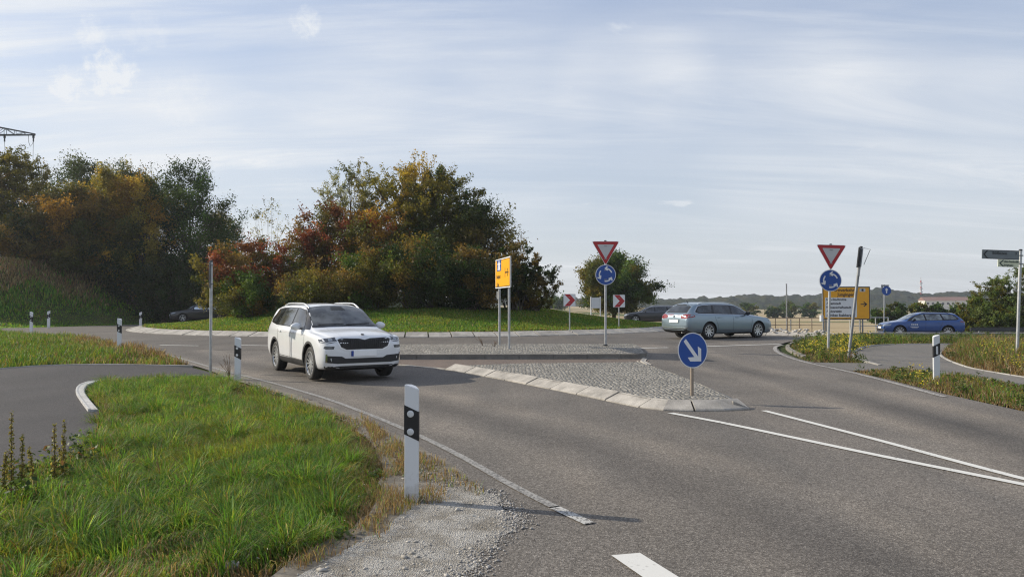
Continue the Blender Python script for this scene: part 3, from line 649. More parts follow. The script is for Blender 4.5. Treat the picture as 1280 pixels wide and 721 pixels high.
# chevron boards on the mound
def chevron(px, py, ytop, w, rz, lab, Y):
    x = at(px, Y); z = float(mound_z(x, Y)); t = empty('chevron_sign', (x, Y, z), rz, lab, 'road sign', 'red chevron boards on the roundabout mound')
    S_ = w; zt = Zp(ytop, Y) - z; pole(t, zt - .1, .03); zc = zt - S_ / 2
    b = MB(); b.prism(rrect(S_, S_ * 1.02, .03, 0, zc), -.04, -.037); p = b.build('board', ALUBACK, t)
    b = MB(); b.prism(rrect(S_ - .01, S_ * 1.02 - .01, .03, 0, zc), -.043, -.0408); b.build('white_face', SWHITE, p)
    k = S_ / 2 * .97; b = MB(); b.prism([(-k * .85, k + zc), (k * .05, k + zc), (k * .98, zc), (k * .05, zc - k), (-k * .85, zc - k), (k * .1, zc)], -.046, -.0435); b.build('red_chevron', SRED, p)
    clamps(t, [zc - .15, zc + .15])
chevron(712, 411, 367.5, .56, R(-12), 'square white sign with red right-pointing chevron on the mound, nearer the dark bushes', 34.0)
chevron(773.5, 410, 368.5, .62, R(8), 'square white sign with red right-pointing chevron just right of the yield sign pole', 37.2)
# blank back of a small board
Y = 66; x = at(744.5, Y); z = float(T(x, Y)); t = empty('sign_board', (x, Y, z), R(-4), 'small blank white board between two pale posts in front of the round tree', 'sign board')
for s_ in (-.42, .42): pole(t, Zp(370.5, Y) - z, .05, 'post', PWHITE, s_)
w_ = .72; b = MB(); b.prism(rrect(w_, .95, .02, 0, Zp(378.5, Y) - z), -.03, .0); b.build('board', SWHITE, t)

# yellow direction sign seen nearly edge-on
p1 = P(622, 431, .135); p2 = P(634, 436, .135); mx, my = (p1[0] + p2[0]) / 2, (p1[1] + p2[1]) / 2
ang = math.atan2(p2[1] - p1[1], p2[0] - p1[0])     # local +x runs from the far post to the near one
z = float(G(mx, my)) + .13; t = empty('direction_sign', (mx, my, z), ang, 'yellow direction sign with motorway symbol, turned almost edge-on, on the cobbled island', 'road sign')
L_ = math.hypot(p2[0] - p1[0], p2[1] - p1[1])
zb, ztp = 1.86, 2.80
for s_ in (-1, 1): pole(t, ztp - .02, .038, 'pole', GALV, s_ * L_ / 2, .06)
pw = L_ + .75; zc = (zb + ztp) / 2; hh = ztp - zb; px0 = .12
b = MB(); b.box((px0, .0, zc), (pw, .035, hh), bev=.006); p = b.build('panel', ALUBACK, t)
def rectf(name, w, h, y0, y1, m, par, cx=px0, cz=zc, r=.04): bb = MB(); bb.prism(rrect(w, h, r, cx, cz), y0, y1); return bb.build(name, m, par)
rectf('white_border', pw - .005, hh - .005, -.021, -.0182, SWHITE, p); rectf('black_line', pw - .07, hh - .07, -.024, -.0215, SBLK, p); rectf('yellow_face', pw - .11, hh - .11, -.027, -.0245, SYEL, p)
sq = rectf('motorway_symbol', .62, .36, -.030, -.0275, SBLUE, p, px0 - pw * .22, zc + .26, .03)
b = MB(); cxm = px0 - pw * .22; czm = zc + .26
for s_ in (-1, 1): b.prism([(cxm + s_ * .03, czm - .15), (cxm + s_ * .20, czm - .15), (cxm + s_ * .08, czm + .15), (cxm + s_ * .03, czm + .15)], -.033, -.0305)
b.prism([(cxm - .22, czm + .03), (cxm + .22, czm + .03), (cxm + .22, czm + .07), (cxm - .22, czm + .07)], -.0337, -.0332); b.build('road_symbol', SWHITE, p)
text_mesh([('Stuttgart', px0 - pw * .40, zc - .10, .17, 'LEFT'), ('Ulm', px0 - pw * .36, zc - .36, .17, 'LEFT')], SBLK, 'lettering', p, -.0285, .004)
b = MB(); ax = px0 + pw * .30; b.prism([(ax - .22, zc - .02), (ax + .14, zc - .02), (ax + .14, zc + .02), (ax - .22, zc + .02)], -.030, -.0275)
for i, v_ in enumerate(vshape((ax + .20, zc), (1, 0), .18, .04)): b.prism(v_, -.0306 - i * .0005, -.0275)
b.prism([(ax - .26, zc - .14), (ax - .22, zc - .14), (ax - .22, zc + .14), (ax - .26, zc + .14)], -.0312, -.0275); b.build('arrow', SBLK, p)
b = MB(); b.box((px0, .035, zc - .3), (pw * .9, .03, .05)); b.box((px0, .035, zc + .3), (pw * .9, .03, .05)); b.build('bracket_rail', GALVD, t)
b = MB(); b.box((-L_ / 2 - .12, .02, zb - .2), (.16, .02, .22)); b.box((-L_ / 2 + .12, .02, zb - .2), (.16, .02, .22)); b.build('sticker_plate', GALVD, t)

# large yellow direction table
Y = 45.2; x = at(1057.5, Y); z = float(G(x, Y)); t = empty('direction_sign', (x, Y, z), R(-2), 'large yellow direction table with white place-name field and right arrow, standing before the field', 'road sign')
wT = 59 / FPX * Y; zt = Zp(358, Y) - z; zb = Zp(399.5, Y) - z; zc = (zt + zb) / 2; hT = zt - zb
b = MB(); b.box((0, 0, zc), (wT, .05, hT), bev=.01); p = b.build('panel', ALUBACK, t)
rectf('white_border', wT - .004, hT - .004, -.029, -.0262, SWH2, p, 0, zc); rectf('black_line', wT - .04, hT - .04, -.032, -.0295, SBLK, p, 0, zc); rectf('yellow_face', wT - .14, hT - .14, -.035, -.0325, SYEL, p, 0, zc)
ww = wT * .66; wx = -wT / 2 + .17 + ww / 2; wz0, wz1 = zb + .15, zt - hT * .335
rectf('white_field', ww, wz1 - wz0, -.038, -.0355, SWHITE, p, wx, (wz0 + wz1) / 2, .02)
lh = (wz1 - wz0) / 5; txt = []
for i, s_ in enumerate(('Ulm-Stadtmitte', '-Weststadt', 'Wissenschaftsstadt', '-Universität', '-Kliniken Eselsberg')): txt.append((s_, wx - ww / 2 + .05, wz1 - lh * (i + .5), lh * .82, 'LEFT'))
txt += [('Fernverkehr', -.02 + wT * .18, zt - .23, .27, 'RIGHT'), ('Jungingen', -.02 + wT * .18, zt - .50, .27, 'RIGHT')]
text_mesh(txt, SBLK, 'lettering', p, -.040, .006)
rectf('motorway_symbol', .34, .20, -.038, -.0355, SWH2, p, wT * .34, zt - .22, .02); b = MB(); b.prism(rrect(.12, .14, .01, wT * .34, zt - .22), -.041, -.0385); b.build('symbol_mark', SBLK, p)
b = MB(); ax = wT * .36; b.prism([(ax - .18, zc - .10), (ax + .12, zc - .10), (ax + .12, zc - .04), (ax - .18, zc - .04)], -.038, -.0355)
for i, v_ in enumerate(vshape((ax + .18, zc - .07), (1, 0), .22, .06)): b.prism(v_, -.0386 - i * .0005, -.0355)
b.build('arrow', SBLK, p)
for s_ in (-1, -.88, .62, .74): pole(t, zt - .05, .045, 'post', GALVD, s_ * (wT / 2 - .08), .06)
b = MB(); b.tube([(-wT / 2 - .12, -.2, zb - .1), (-wT / 2 - .12, -.2, zb + .28)], .11, 12); b.build('marker_cap', SWHITE, t, 40)

# small pole with two blue plates
Y = 48; x = at(1104.5, Y); z = float(G(x, Y)); t = empty('cycle_path_sign', (x, Y, z), R(0), 'slim grey pole with small round blue sign, tallest post above the blue car', 'road sign', ry=R(1))
zt = Zp(356, Y) - z; pole(t, zt, .035)
b = MB(); b.prism(circ(.30, cz=zt - .38, cx=.12), -.05, -.045); p = b.build('disc_plate', SBLUE, t)
b = MB(); b.prism([(.09, zt - .55), (.15, zt - .55), (.17, zt - .35), (.22, zt - .30), (.12, zt - .2), (.02, zt - .3), (.07, zt - .35)], -.054, -.051); b.build('pictogram', SWHITE, p)
b = MB(); b.prism([(-.24, zt - .0), (.30, zt - .0), (.26, zt - .10), (-.10, zt - .12), (-.14, zt - .42), (-.20, zt - .38)], -.042, -.036); b.build('rear_plate', GALVD, t)

def slim_pole(px, py, ptop, r, lab, lean=0.0, plate=None, name='sign_pole', m=GALV):
    x, y = P(px, py); z = float(G(x, y)); t = empty(name, (x, y, z), -math.atan2(x, y), lab, 'pole', ry=lean); h = Zp(ptop, y) - z; pole(t, h, r, m=m)
    if plate:
        b = MB(); b.box((plate[0], 0, h - plate[2] / 2 - .03), (plate[1], .45, plate[2]), bev=.003); b.build('edge_on_plate', plate[3], t)
        clamps(t, [h - .1, h - plate[2] + .06], r)
    return t, h
STEEL_ = plain('dull dark steel', (.09, .09, .088), .7, .2)
t, h = slim_pole(263, 466, 326, .035, 'grey pole with a narrow sign plate seen edge-on, in grass by the left roadside', 0, (-.045, .012, .62, GALVD))
t, h = slim_pole(1060.5, 449, 308, .04, 'tilted grey pole with folded sign plates seen edge-on, right of the yield sign', R(6.4), (-.05, .035, .55, STEEL_), m=GALVD)
b = MB(); b.box((.045, 0, h - .31), (.03, .42, .50)); b.box((.02, 0, h - .70), (.05, .3, .26)); b.build('rear_plate', GALVD, t)
b = MB(); b.tube([(.06, 0, h - .03), (.24, 0, h - .05), (.12, 0, h - .5)], .009, 6); b.build('bent_bracket', GALVD, t)
t, h = slim_pole(983.5, 412.5, 355, .05, 'thin dark pole standing at the edge of the dry field behind the ring', 0, None, m=GALVD)
x, y = P(988.5, 412.5); t = empty('marker_post', (x, y, float(G(x, y))), 0, 'short grey marker post close beside the thin dark pole', 'post'); pole(t, .85, .05, 'post', GALVD)

# finger post for cyclists
x, y = P(1271, 453); z = float(G(x, y)); t = empty('cycle_finger_post', (x, y, z), R(-6), 'tall grey post with grey and pale yellow cycle direction blades, at the far right verge', 'signpost', ry=R(2.6)); h = Zp(312, y) - z
pole(t, h, .04)
def blade(zc, w, hh_, m, tm, lines, ang, yo):
    b = MB(); n = .06; b.prism([(-w, zc + hh_ / 2), (-.06, zc + hh_ / 2), (-.06, zc - hh_ / 2), (-w, zc - hh_ / 2)], yo, yo + .02); p = b.build('direction_blade', m, t)
    b = MB()
    for i, q in enumerate(([(-w + .12, zc + hh_ / 2 - .01), (-w + .16, zc + hh_ / 2 - .01), (-w + .07, zc), (-w + .03, zc)], [(-w + .12, zc - hh_ / 2 + .01), (-w + .16, zc - hh_ / 2 + .01), (-w + .07, zc), (-w + .03, zc)])): b.prism(q, yo - .004 - i * .0004, yo - .001)
    if hh_ > .24:
        for zz in (zc + hh_ / 2 - .012, zc - hh_ / 2 + .012): b.prism([(-w + .14, zz - .008), (-.08, zz - .008), (-.08, zz + .008), (-w + .14, zz + .008)], yo - .0036, yo - .001)
    b.build('arrow', tm, p); text_mesh(lines, tm, 'lettering', p, yo - .003, .002)
bg_ = plain('grey blade', (.16, .18, .19), .4); by_ = plain('pale yellow blade', (.62, .64, .46), .5); dgn = plain('dark green lettering', (.02, .05, .04), .5)
blade(h - .16, 1.02, .25, bg_, SBLK, [('Böfingen', -.76, h - .12, .11, 'LEFT'), ('3', -.15, h - .12, .09, 'CENTER')], 0, -.06)
blade(h - .39, .60, .20, by_, dgn, [('Ulm-Stadtmitte', -.45, h - .345, .065, 'LEFT'), ('Jungingen', -.45, h - .44, .065, 'LEFT'), ('5', -.11, h - .345, .06, 'CENTER')], 0, -.055)
clamps(t, [h - .16, h - .39], .04)

# delineator posts
def delineator(px, py, ptop, lab, mirror=1, refl='dots', rz=0.0, wide=.12):
    x, y = P(px, py); z = float(G(x, y)); t = empty('delineator_post', (x, y, z), rz, lab, 'delineator', 'white roadside delineator posts'); H = Zp(ptop, y) - z
    w = wide; b = MB(); s = mirror
    front = [(-w / 2, 0), (w / 2, 0), (w / 2, .03), (.022, .10), (-.022, .10), (-w / 2, .03)]
    zt_ = [H - .002 if q[0] * s < 0 else H - .045 for q in front]; zt_ = [H - .004 - .40 * max(0, q[0] * s + w / 2 - .02) for q in front]
    lo = [b.bm.verts.new((q[0], q[1], -.15)) for q in front]; hi = [b.bm.verts.new((q[0], q[1], zz)) for q, zz in zip(front, zt_)]
    n = len(front); b.bm.faces.new(lo[::-1]); b.bm.faces.new(hi)
    for i in range(n): b.bm.faces.new((lo[i], lo[(i + 1) % n], hi[(i + 1) % n], hi[i]))
    bmesh.ops.recalc_face_normals(b.bm, faces=b.bm.faces[:]); bmesh.ops.bevel(b.bm, geom=b.bm.edges[:], offset=.006, segments=2, affect='EDGES')
    b.build('body', PWHITE, t, 40)
    g = .0025; b = MB(); bl = []
    for q in [(-w / 2 - g, -g), (w / 2 + g, -g), (w / 2 + g, .031), (.023, .10 + g), (-.023, .10 + g), (-w / 2 - g, .031)]:
        k = -.46 * (q[0] * s + w / 2); bl.append((q, H - .176 + k, H - .42 + k))
    lo = [b.bm.verts.new((q[0], q[1], l)) for q, u, l in bl]; hi = [b.bm.verts.new((q[0], q[1], u)) for q, u, l in bl]
    b.bm.faces.new(lo[::-1]); b.bm.faces.new(hi)
    for i in range(n): b.bm.faces.new((lo[i], lo[(i + 1) % n], hi[(i + 1) % n], hi[i]))
    bmesh.ops.recalc_face_normals(b.bm, faces=b.bm.faces[:]); b.build('black_band', PBLK, t)
    if refl == 'dots':
        for k, zz in enumerate((H - .25, H - .40)):
            b = MB(); b.lathe([(0, -.007), (.022, -.0065), (.028, -.005), (.03, -.001)], 20, 'y'); b.bm.transform(Matrix.Translation((-.008, 0, zz))); b.build('reflector', REFL, t, 50)
    else:
        b = MB(); b.box((0, -.006, H - .335), (.042, .012, .17), bev=.003); b.build('reflector', SWHITE, t)
    return t
delineator(514, 628, 479.5, 'white delineator with black band and two round reflectors on gravel, largest of the posts', 1, 'dots', R(-4))
delineator(296.5, 475, 421, 'white delineator with two round reflectors in weeds beside the slim grey pole', 1, 'dots', R(-14), .15)
delineator(148.5, 437, 397.5, 'white delineator on the tip of the brownish grass wedge by the cycle path', 1, 'dots', R(-10), .15)
delineator(38.5, 417.5, 389.5, 'white delineator on the grass left of the wedge, before the left arm road', 1, 'dots', R(-10), .16)
delineator(60.5, 410, 388, 'small white delineator at the foot of the dark bank, furthest to the left', -1, 'dots', R(10), .17)
delineator(175.5, 408.5, 389.5, 'small white delineator at the foot of the bank near the kerb end', -1, 'dots', R(10), .17)
delineator(1171.5, 477, 418, 'white delineator with rectangular reflector in green weeds on the right verge', -1, 'box', R(6), .15)

# railings beyond the ring
def railing(pa, pb, Y0, Y1, n, m, lab, hgt=1.14, rails=(1.0, .55, .1)):
    x0, x1 = at(pa, Y0), at(pb, Y1); z0 = float(G(x0, Y0)); t = empty('railing', (x0, Y0, z0), 0, lab, 'railing')
    for i in range(n + 1):
        k = i / n; x = (x1 - x0) * k; y = (Y1 - Y0) * k; zz = float(G(x0 + x, Y0 + y)) - z0; b = MB(); b.tube([(x, y, zz - .2), (x, y, zz + hgt)], .03, 8); b.build('post', m, t)
    for r_ in rails: b = MB(); b.tube([(x1 * k + x0 * (1 - k) - x0, (Y1 - Y0) * k, float(G(x0 * (1 - k) + x1 * k, Y0 * (1 - k) + Y1 * k)) - z0 + hgt * r_) for k in (0, .25, .5, .75, 1)], .024, 8); b.build('rail', m, t)
railing(1062, 1110, 46, 46.3, 3, plain('pale railing paint', (.5, .49, .45), .5), 'pale metal railing just left of the blue car')
railing(925, 1030, 52, 50, 7, plain('brown railing', (.16, .12, .085), .7), 'brown three-bar railing along the dry field, right of the estate car', 1.08)
# low guard rail on the right
x0 = at(1212, 46); t = empty('guard_rail', (x0, 46, float(G(x0, 46))), 0, 'low dark guard rail running below the green bushes', 'guard rail')
b = MB(); b.prism([(-.02, .30), (.03, .36), (.0, .42), (.03, .48), (-.02, .55), (-.05, .55), (-.01, .48), (-.04, .42), (-.01, .36), (-.05, .30)], 0, 14, 'yz'); b.build('beam', STEEL_, t)
for k in range(5):
    b = MB(); b.box((.6 + k * 3, .06, .15), (.09, .06, .8)); b.build('post', GALVD, t)

# power line tower, building, mast
STEEL = plain('dark lattice steel', (.045, .05, .055), .7, .3)
def pylon():
    Y = 120; xt = at(41, Y); zt = Zp(168, Y); t = empty('power_pylon', (xt - 10.5, Y, float(T(xt - 10.5, Y))), 0, 'dark lattice arm of a power pylon reaching in above the trees at upper left', 'pylon'); bz = t.location.z
    za = zt - bz; b = MB()
    def leg_(z): return 2.2 * (1 - z / (za + 14)) + .35
    lev = [0, 6, 11, 16, 20, 24, za, za + 4, za + 8]; c4 = ((1, 1), (-1, 1), (-1, -1), (1, -1))
    for a, c in zip(lev, lev[1:]):
        for i, (sx, sy) in enumerate(c4):
            b.tube([(sx * leg_(a), sy * leg_(a), a), (sx * leg_(c), sy * leg_(c), c)], .09, 5); nx, ny = c4[(i + 1) % 4]
            b.tube([(sx * leg_(a), sy * leg_(a), a), (nx * leg_(c), ny * leg_(c), c)], .05, 4); b.tube([(nx * leg_(a), ny * leg_(a), a), (sx * leg_(c), sy * leg_(c), c)], .05, 4)
    b.build('tower', STEEL, t)
    for s in (1, -1):
        b = MB(); L_ = 10.5; ht = 2.0
        for sy in (-.5, .5):
            b.tube([(s * .8, sy, za), (s * L_, sy * .15, za)], .10, 5); b.tube([(s * .8, sy, za + ht), (s * L_, sy * .15, za + .15)], .10, 5); k = 6; q = None
            for i in range(k + 1):
                u = i / k; x = s * (.8 + (L_ - .8) * u); lo = (x, sy * (1 - .85 * u), za); hi = (x, sy * (1 - .85 * u), za + ht * (1 - u) + .15 * u)
                b.tube([lo, hi], .04, 4)
                if q: b.tube([q, hi] if i % 2 else [q, lo], .045, 4)
                q = lo if i % 2 == 0 else hi
        arm = b.build('crossarm', STEEL, t)
        for dx in ((0, -4.7) if s > 0 else (0, 4.7)):
            b = MB(); x = s * L_ + dx - s * .25
            b.tube([(x - .1, 0, za), (x - .1, 0, za - .5)], .09, 5); b.tube([(x + .1, 0, za), (x + .1, 0, za - .5)], .09, 5)
            b.tube([(x, 0, za - .5), (x, 0, za - 1.1)], .11, 6)
            b.build('insulator', STEEL, t)
            b = MB(); b.tube([(x, 0, za - 1.1)] + [(x - k * 100 * (.69 if s > 0 else .69) * .95, k * 100, za - 1.1 - 10 * (1 - (2 * k - 1) ** 2)) for k in np.linspace(.05, 1, 12)], .035, 4); b.build('conductor', STEEL, t)
            if dx == 0: b = MB(); b.tube([(x - .8 * s, 0, za - .1), (x - .75 * s, 0, za - 1.2), (x - .5 * s, 0, za - 1.9), (x - .2 * s, 0, za - 1.5), (x, 0, za - 1.1)], .035, 4); b.build('jumper_loop', STEEL, t)
pylon()
Y = 540; x0, x1 = at(1158, Y), at(1212, Y); zr = Zp(371, Y); ze = Zp(375.5, Y); zb = Zp(384, Y)
t = empty('long_building', ((x0 + x1) / 2, Y, zb - 4), R(-8), 'long distant pale building with low brown roof on the hillside', 'building'); w_ = (x1 - x0) / 2; hz_ = ze - zb + 4; hr = zr - zb + 4
b = MB(); b.box((0, 6, hz_ / 2), (2 * w_, 12, hz_)); wl = b.build('wall', plain('pale render', (.62, .60, .55), .8), t)
b = MB(); b.prism([(-.6, hz_ + .02), (6, hr), (12.6, hz_ + .02)], -w_ - .5, w_ + .5, 'yz'); b.build('roof', plain('brown roof tiles', (.20, .11, .085), .9), t)
for k in range(9):
    b = MB(); b.box((-w_ + 2 + k * (2 * w_ - 4) / 8, -.02, hz_ - 2.2), (1.6, .1, 1.5)); b.build('window', SBLK, wl)
Y = 700; x = at(1151.3, Y); zt = Zp(350.5, Y); z0 = Zp(378, Y); t = empty('radio_mast', (x, Y, z0), 0, 'thin distant red and white radio mast on the skyline', 'mast'); H = zt - z0
for k in range(7):
    b = MB(); a = H * k / 7; c = H * (k + 1) / 7; b.tube([(0, 0, a), (0, 0, c)], .85 - .05 * k, 8); b.build('mast_section', (SRED, SWH2)[k % 2], t)
b = MB(); b.tube([(0, 0, H), (0, 0, H + 3)], .25, 6)
for z_ in (.45, .6, .85): b.lathe([(1.0, H * z_), (1.4, H * z_), (1.4, H * z_ + 1.2), (1.0, H * z_ + 1.2)], 8, 'z')
b.build('antenna', SWH2, t)
# ------------------------------------------------------------------ cars
def paint_car(name, c, metal=.35, rough=.28):
    m, nt, b, N, L = new_mat(name); b.inputs['Base Color'].default_value = (*c, 1); b.inputs['Metallic'].default_value = metal; b.inputs['Roughness'].default_value = rough
    tc = N('ShaderNodeTexCoord'); t = tex(N, L, 'ShaderNodeTexNoise', 3, tc.outputs['Object'], Detail=5)
    sp = N('ShaderNodeSeparateXYZ'); L(tc.outputs['Object'], sp.inputs[0])
    r = N('ShaderNodeMapRange'); L(sp.outputs[2], r.inputs[0]); r.inputs[1].default_value = .62; r.inputs[2].default_value = .22; r.inputs[3].default_value = 0; r.inputs[4].default_value = .22
    d = mixc(N, L, r.outputs[0], mixc(N, L, t.outputs['Fac'], tuple(x * .93 for x in c), tuple(min(1, x * 1.05) for x in c)), (.22, .19, .16))
    L(d, b.inputs['Base Color']); b.inputs['Coat Weight'].default_value = .8; b.inputs['Coat Roughness'].default_value = .05; return m
def glass_car(name, c=(.018, .021, .024), rough=.04):
    m, nt, b, N, L = new_mat(name); b.inputs['Base Color'].default_value = (*c, 1); b.inputs['Roughness'].default_value = rough; b.inputs['IOR'].default_value = 1.5; b.inputs['Specular IOR Level'].default_value = .6; b.inputs['Coat Weight'].default_value = .4
    tc = N('ShaderNodeTexCoord'); t = tex(N, L, 'ShaderNodeTexNoise', 2.6, tc.outputs['Object'], Detail=3)
    L(ramp(N, L, t.outputs['Fac'], [(.4, tuple(x * .5 for x in c)), (.6, tuple(x * 2.4 for x in c))]), b.inputs['Base Color']); return m
PLAST = plain('black car plastic', (.018, .018, .019), .55, var=.15, scale=20); TYRE = plain('tyre rubber', (.022, .021, .02), .8, var=.25, scale=12, bmp=.2)
ALLOY = plain('silver alloy', (.55, .56, .57), .3, .75, var=.05); ALLOYD = plain('dark alloy inside', (.03, .03, .032), .5, .4); GRFR = plain('bright satin trim', (.85, .86, .87), .3, .1, var=.03); CHROME = plain('chrome trim', (.62, .63, .64), .15, 1, var=.03)
LAMPG = plain('headlamp glass', (.30, .33, .36), .08, .3, var=.4, scale=16, coat=1); LAMPD = plain('dark headlamp', (.05, .055, .065), .1, .3, var=.5, scale=14, coat=1); REDL = plain('red tail lamp', (.22, .01, .012), .15, var=.2, scale=9, coat=1)
PLATE = plain('white number plate', (.9, .9, .9), .5, var=.03); PBLUE = plain('blue plate strip', (.01, .05, .3), .5)
def pchip(xs, ys, q):
    xs = np.array(xs, float); ys = np.array(ys, float); h = np.diff(xs); d = np.diff(ys) / h; m = np.zeros(len(xs)); m[0], m[-1] = d[0], d[-1]
    for i in range(1, len(xs) - 1):
        if d[i - 1] * d[i] > 0: w1 = 2 * h[i] + h[i - 1]; w2 = h[i] + 2 * h[i - 1]; m[i] = (w1 + w2) / (w1 / d[i - 1] + w2 / d[i])
    i = np.clip(np.searchsorted(xs, q) - 1, 0, len(h) - 1); t = (q - xs[i]) / h[i]
    return (2 * t ** 3 - 3 * t ** 2 + 1) * ys[i] + (t ** 3 - 2 * t ** 2 + t) * h[i] * m[i] + (-2 * t ** 3 + 3 * t ** 2) * ys[i + 1] + (t ** 3 - t ** 2) * h[i] * m[i + 1]
class Car:
    def __init__(s, tr, L_, wb, ro, wr_, track, paint, name='parked_car', glass=None):
        s.L, s.wb, s.ro, s.r, s.track = L_, wb, ro, wr_, track; s.paint = paint; s.glass = glass or glass_car('tinted car glass')
        q = np.unique(np.r_[0, .015, .04, .08, np.arange(.12, L_ - .1, .05), L_ - .08, L_ - .04, L_ - .015, L_])
        T_ = {k: pchip([a for a, _ in v], [b for _, b in v], q) for k, v in tr.items()}; V = []
        for i, x in enumerate(q):
            zb, zt, zs, w, wr, zr = [T_[k][i] for k in ('zb', 'zt', 'zs', 'w', 'wr', 'zr')]; ws = w * (T_['kb'][i] if 'kb' in T_ else .965)
            zs = max(zs, zb + .3); zl = zb + .17
            pr = [(0, zb), (w * .7, zb), (w - .07, zb + .02), (w - .015, zl - .03), (w, zl + .08), (w, .5 * (zl + zs) + .04), (w * .992, zs - .14), (ws + .008, zs - .03), (ws - .012, zs + .012), (wr + .015, zr - .03), (wr - .03, zr + .012), (wr * .6, zr + (zt - zr) * .72), (0, zt)]
            pr = np.array(pr)
            for _ in range(2):
                n = [pr[0]]
                for a, b in zip(pr, pr[1:]): n += [a * .75 + b * .25, a * .25 + b * .75]
                n += [pr[-1]]; pr = np.array(n)
            ring = [(x - L_ / 2, y, z) for y, z in pr] + [(x - L_ / 2, -y, z) for y, z in pr[::-1][1:-1]]; V.append(ring)
        k = len(V[0]); n = len(V); v = [p for r_ in V for p in r_]; f = [(i * k + j, i * k + (j + 1) % k, (i + 1) * k + (j + 1) % k, (i + 1) * k + j) for i in range(n - 1) for j in range(k)]
        f += [tuple(range(k))[::-1], tuple((n - 1) * k + j for j in range(k))]
        me = bpy.data.meshes.new('body'); me.from_pydata(v, [], f); bm = bmesh.new(); bm.from_mesh(me); bmesh.ops.remove_doubles(bm, verts=bm.verts, dist=1e-4); bmesh.ops.recalc_face_normals(bm, faces=bm.faces[:]); bm.to_mesh(me)
        s.bvh = BVHTree.FromBMesh(bm); bm.free()
        tmp = bpy.data.objects.new('b', me); COL.objects.link(tmp)
        cut = MB(); s.ax = [ro - L_ / 2, ro + wb - L_ / 2]
        for ax in s.ax:
            for sd in (1, -1): cut.bm.verts.ensure_lookup_table(); c = MB(); c.lathe([(wr_ * 1.17, -.2), (wr_ * 1.17, .2)], 40, 'y'); c.bm.transform(Matrix.Translation((ax, sd * (track / 2 + .03), wr_ * 1.04))); mm = bpy.data.meshes.new('c'); c.bm.to_mesh(mm); cut.bm.from_mesh(mm); c.bm.free(); bpy.data.meshes.remove(mm)
        cm = bpy.data.meshes.new('cut'); cut.bm.to_mesh(cm); cut.bm.free(); co = bpy.data.objects.new('cut', cm); COL.objects.link(co)
        md = tmp.modifiers.new('b', 'BOOLEAN'); md.object = co; md.operation = 'DIFFERENCE'; md.solver = 'EXACT'
        dg = bpy.context.evaluated_depsgraph_get(); s.body = bpy.data.meshes.new_from_object(tmp.evaluated_get(dg)); bpy.data.objects.remove(tmp); bpy.data.objects.remove(co)
        s.body.materials.clear(); s.body.materials.append(paint); s.body.materials.append(PLAST)
        for p in s.body.polygons:
            c = p.center; dark = p.normal.z < -.7 and c.z < .5
            for ax in s.ax:
                if math.hypot(c.x - ax, c.z - wr_ * 1.04) < wr_ * 1.172 and abs(c.y) < track / 2 + .1: dark = True
            if dark: p.material_index = 1
        sharp(s.body, 32)
    def start(s, name, loc, rz, lab, group=None):
        s.t = empty(name, loc, rz, lab, 'car', group); link('body', s.body, None, s.t); s.body_o = s.t.children[0] if s.t.children else None; return s.t
    def hit(s, o, d):
        h = s.bvh.ray_cast(Vector(o), Vector(d))
        if h[0] is None: h = s.bvh.find_nearest(Vector(o) + Vector(d) * 3)
        return h[0], h[1]
    def patch(s, name, poly, axis, m, off=.004, step=.07, parent=None, mirror=False):
        if len(poly) > 2 and axis[0] == 's' or axis in ('front', 'rear', 'top'):
            v, f = tri2d(poly, step)
        pts = []
        for a, b in v:
            if axis[0] == 's': sd = 1 if axis == 's+' else -1; o, d = (a - s.L / 2, 3 * sd, b), (0, -sd, 0)
            elif axis == 'front': o, d = (4, a, b), (-1, 0, 0)
            elif axis == 'rear': o, d = (-4, a, b), (1, 0, 0)
            else: o, d = (a - s.L / 2, b, 4), (0, 0, -1)
            h, n = s.hit(o, d)
            if n.dot(Vector(d)) > 0: n = -n
            pts.append(h + n * off)
        me = bpy.data.meshes.new(name); me.from_pydata([tuple(p) for p in pts], [], f); bm = bmesh.new(); bm.from_mesh(me); bmesh.ops.recalc_face_normals(bm, faces=bm.faces[:])
        c = sum((q.calc_center_median() for q in bm.faces), Vector()) / max(1, len(bm.faces)); nn = sum((q.normal * q.calc_area() for q in bm.faces), Vector())
        if nn.dot(c - Vector((0, 0, .8))) < 0: bmesh.ops.reverse_faces(bm, faces=bm.faces[:])
        bm.to_mesh(me); bm.free(); me.polygons.foreach_set('use_smooth', [True] * len(me.polygons))
        return link(name, me, m, parent or s.t)
    def both(s, name, poly, m, off=.004, step=.07): return [s.patch(name, poly, a, m, off, step) for a in ('s+', 's-')]
    def mir(s, name, poly, axis, m, off=.004, step=.05): return [s.patch(name, [(k * y, z) for y, z in poly], axis, m, off, step) for k in (1, -1)]
    def seam(s, pts, w=.012, off=.0025, m=None, name='door_seam'):
        l, r = strip_poly(pts, w); poly = [tuple(p) for p in l] + [tuple(p) for p in r[::-1]]
        return s.both(name, poly, m or PLAST, off, .12)
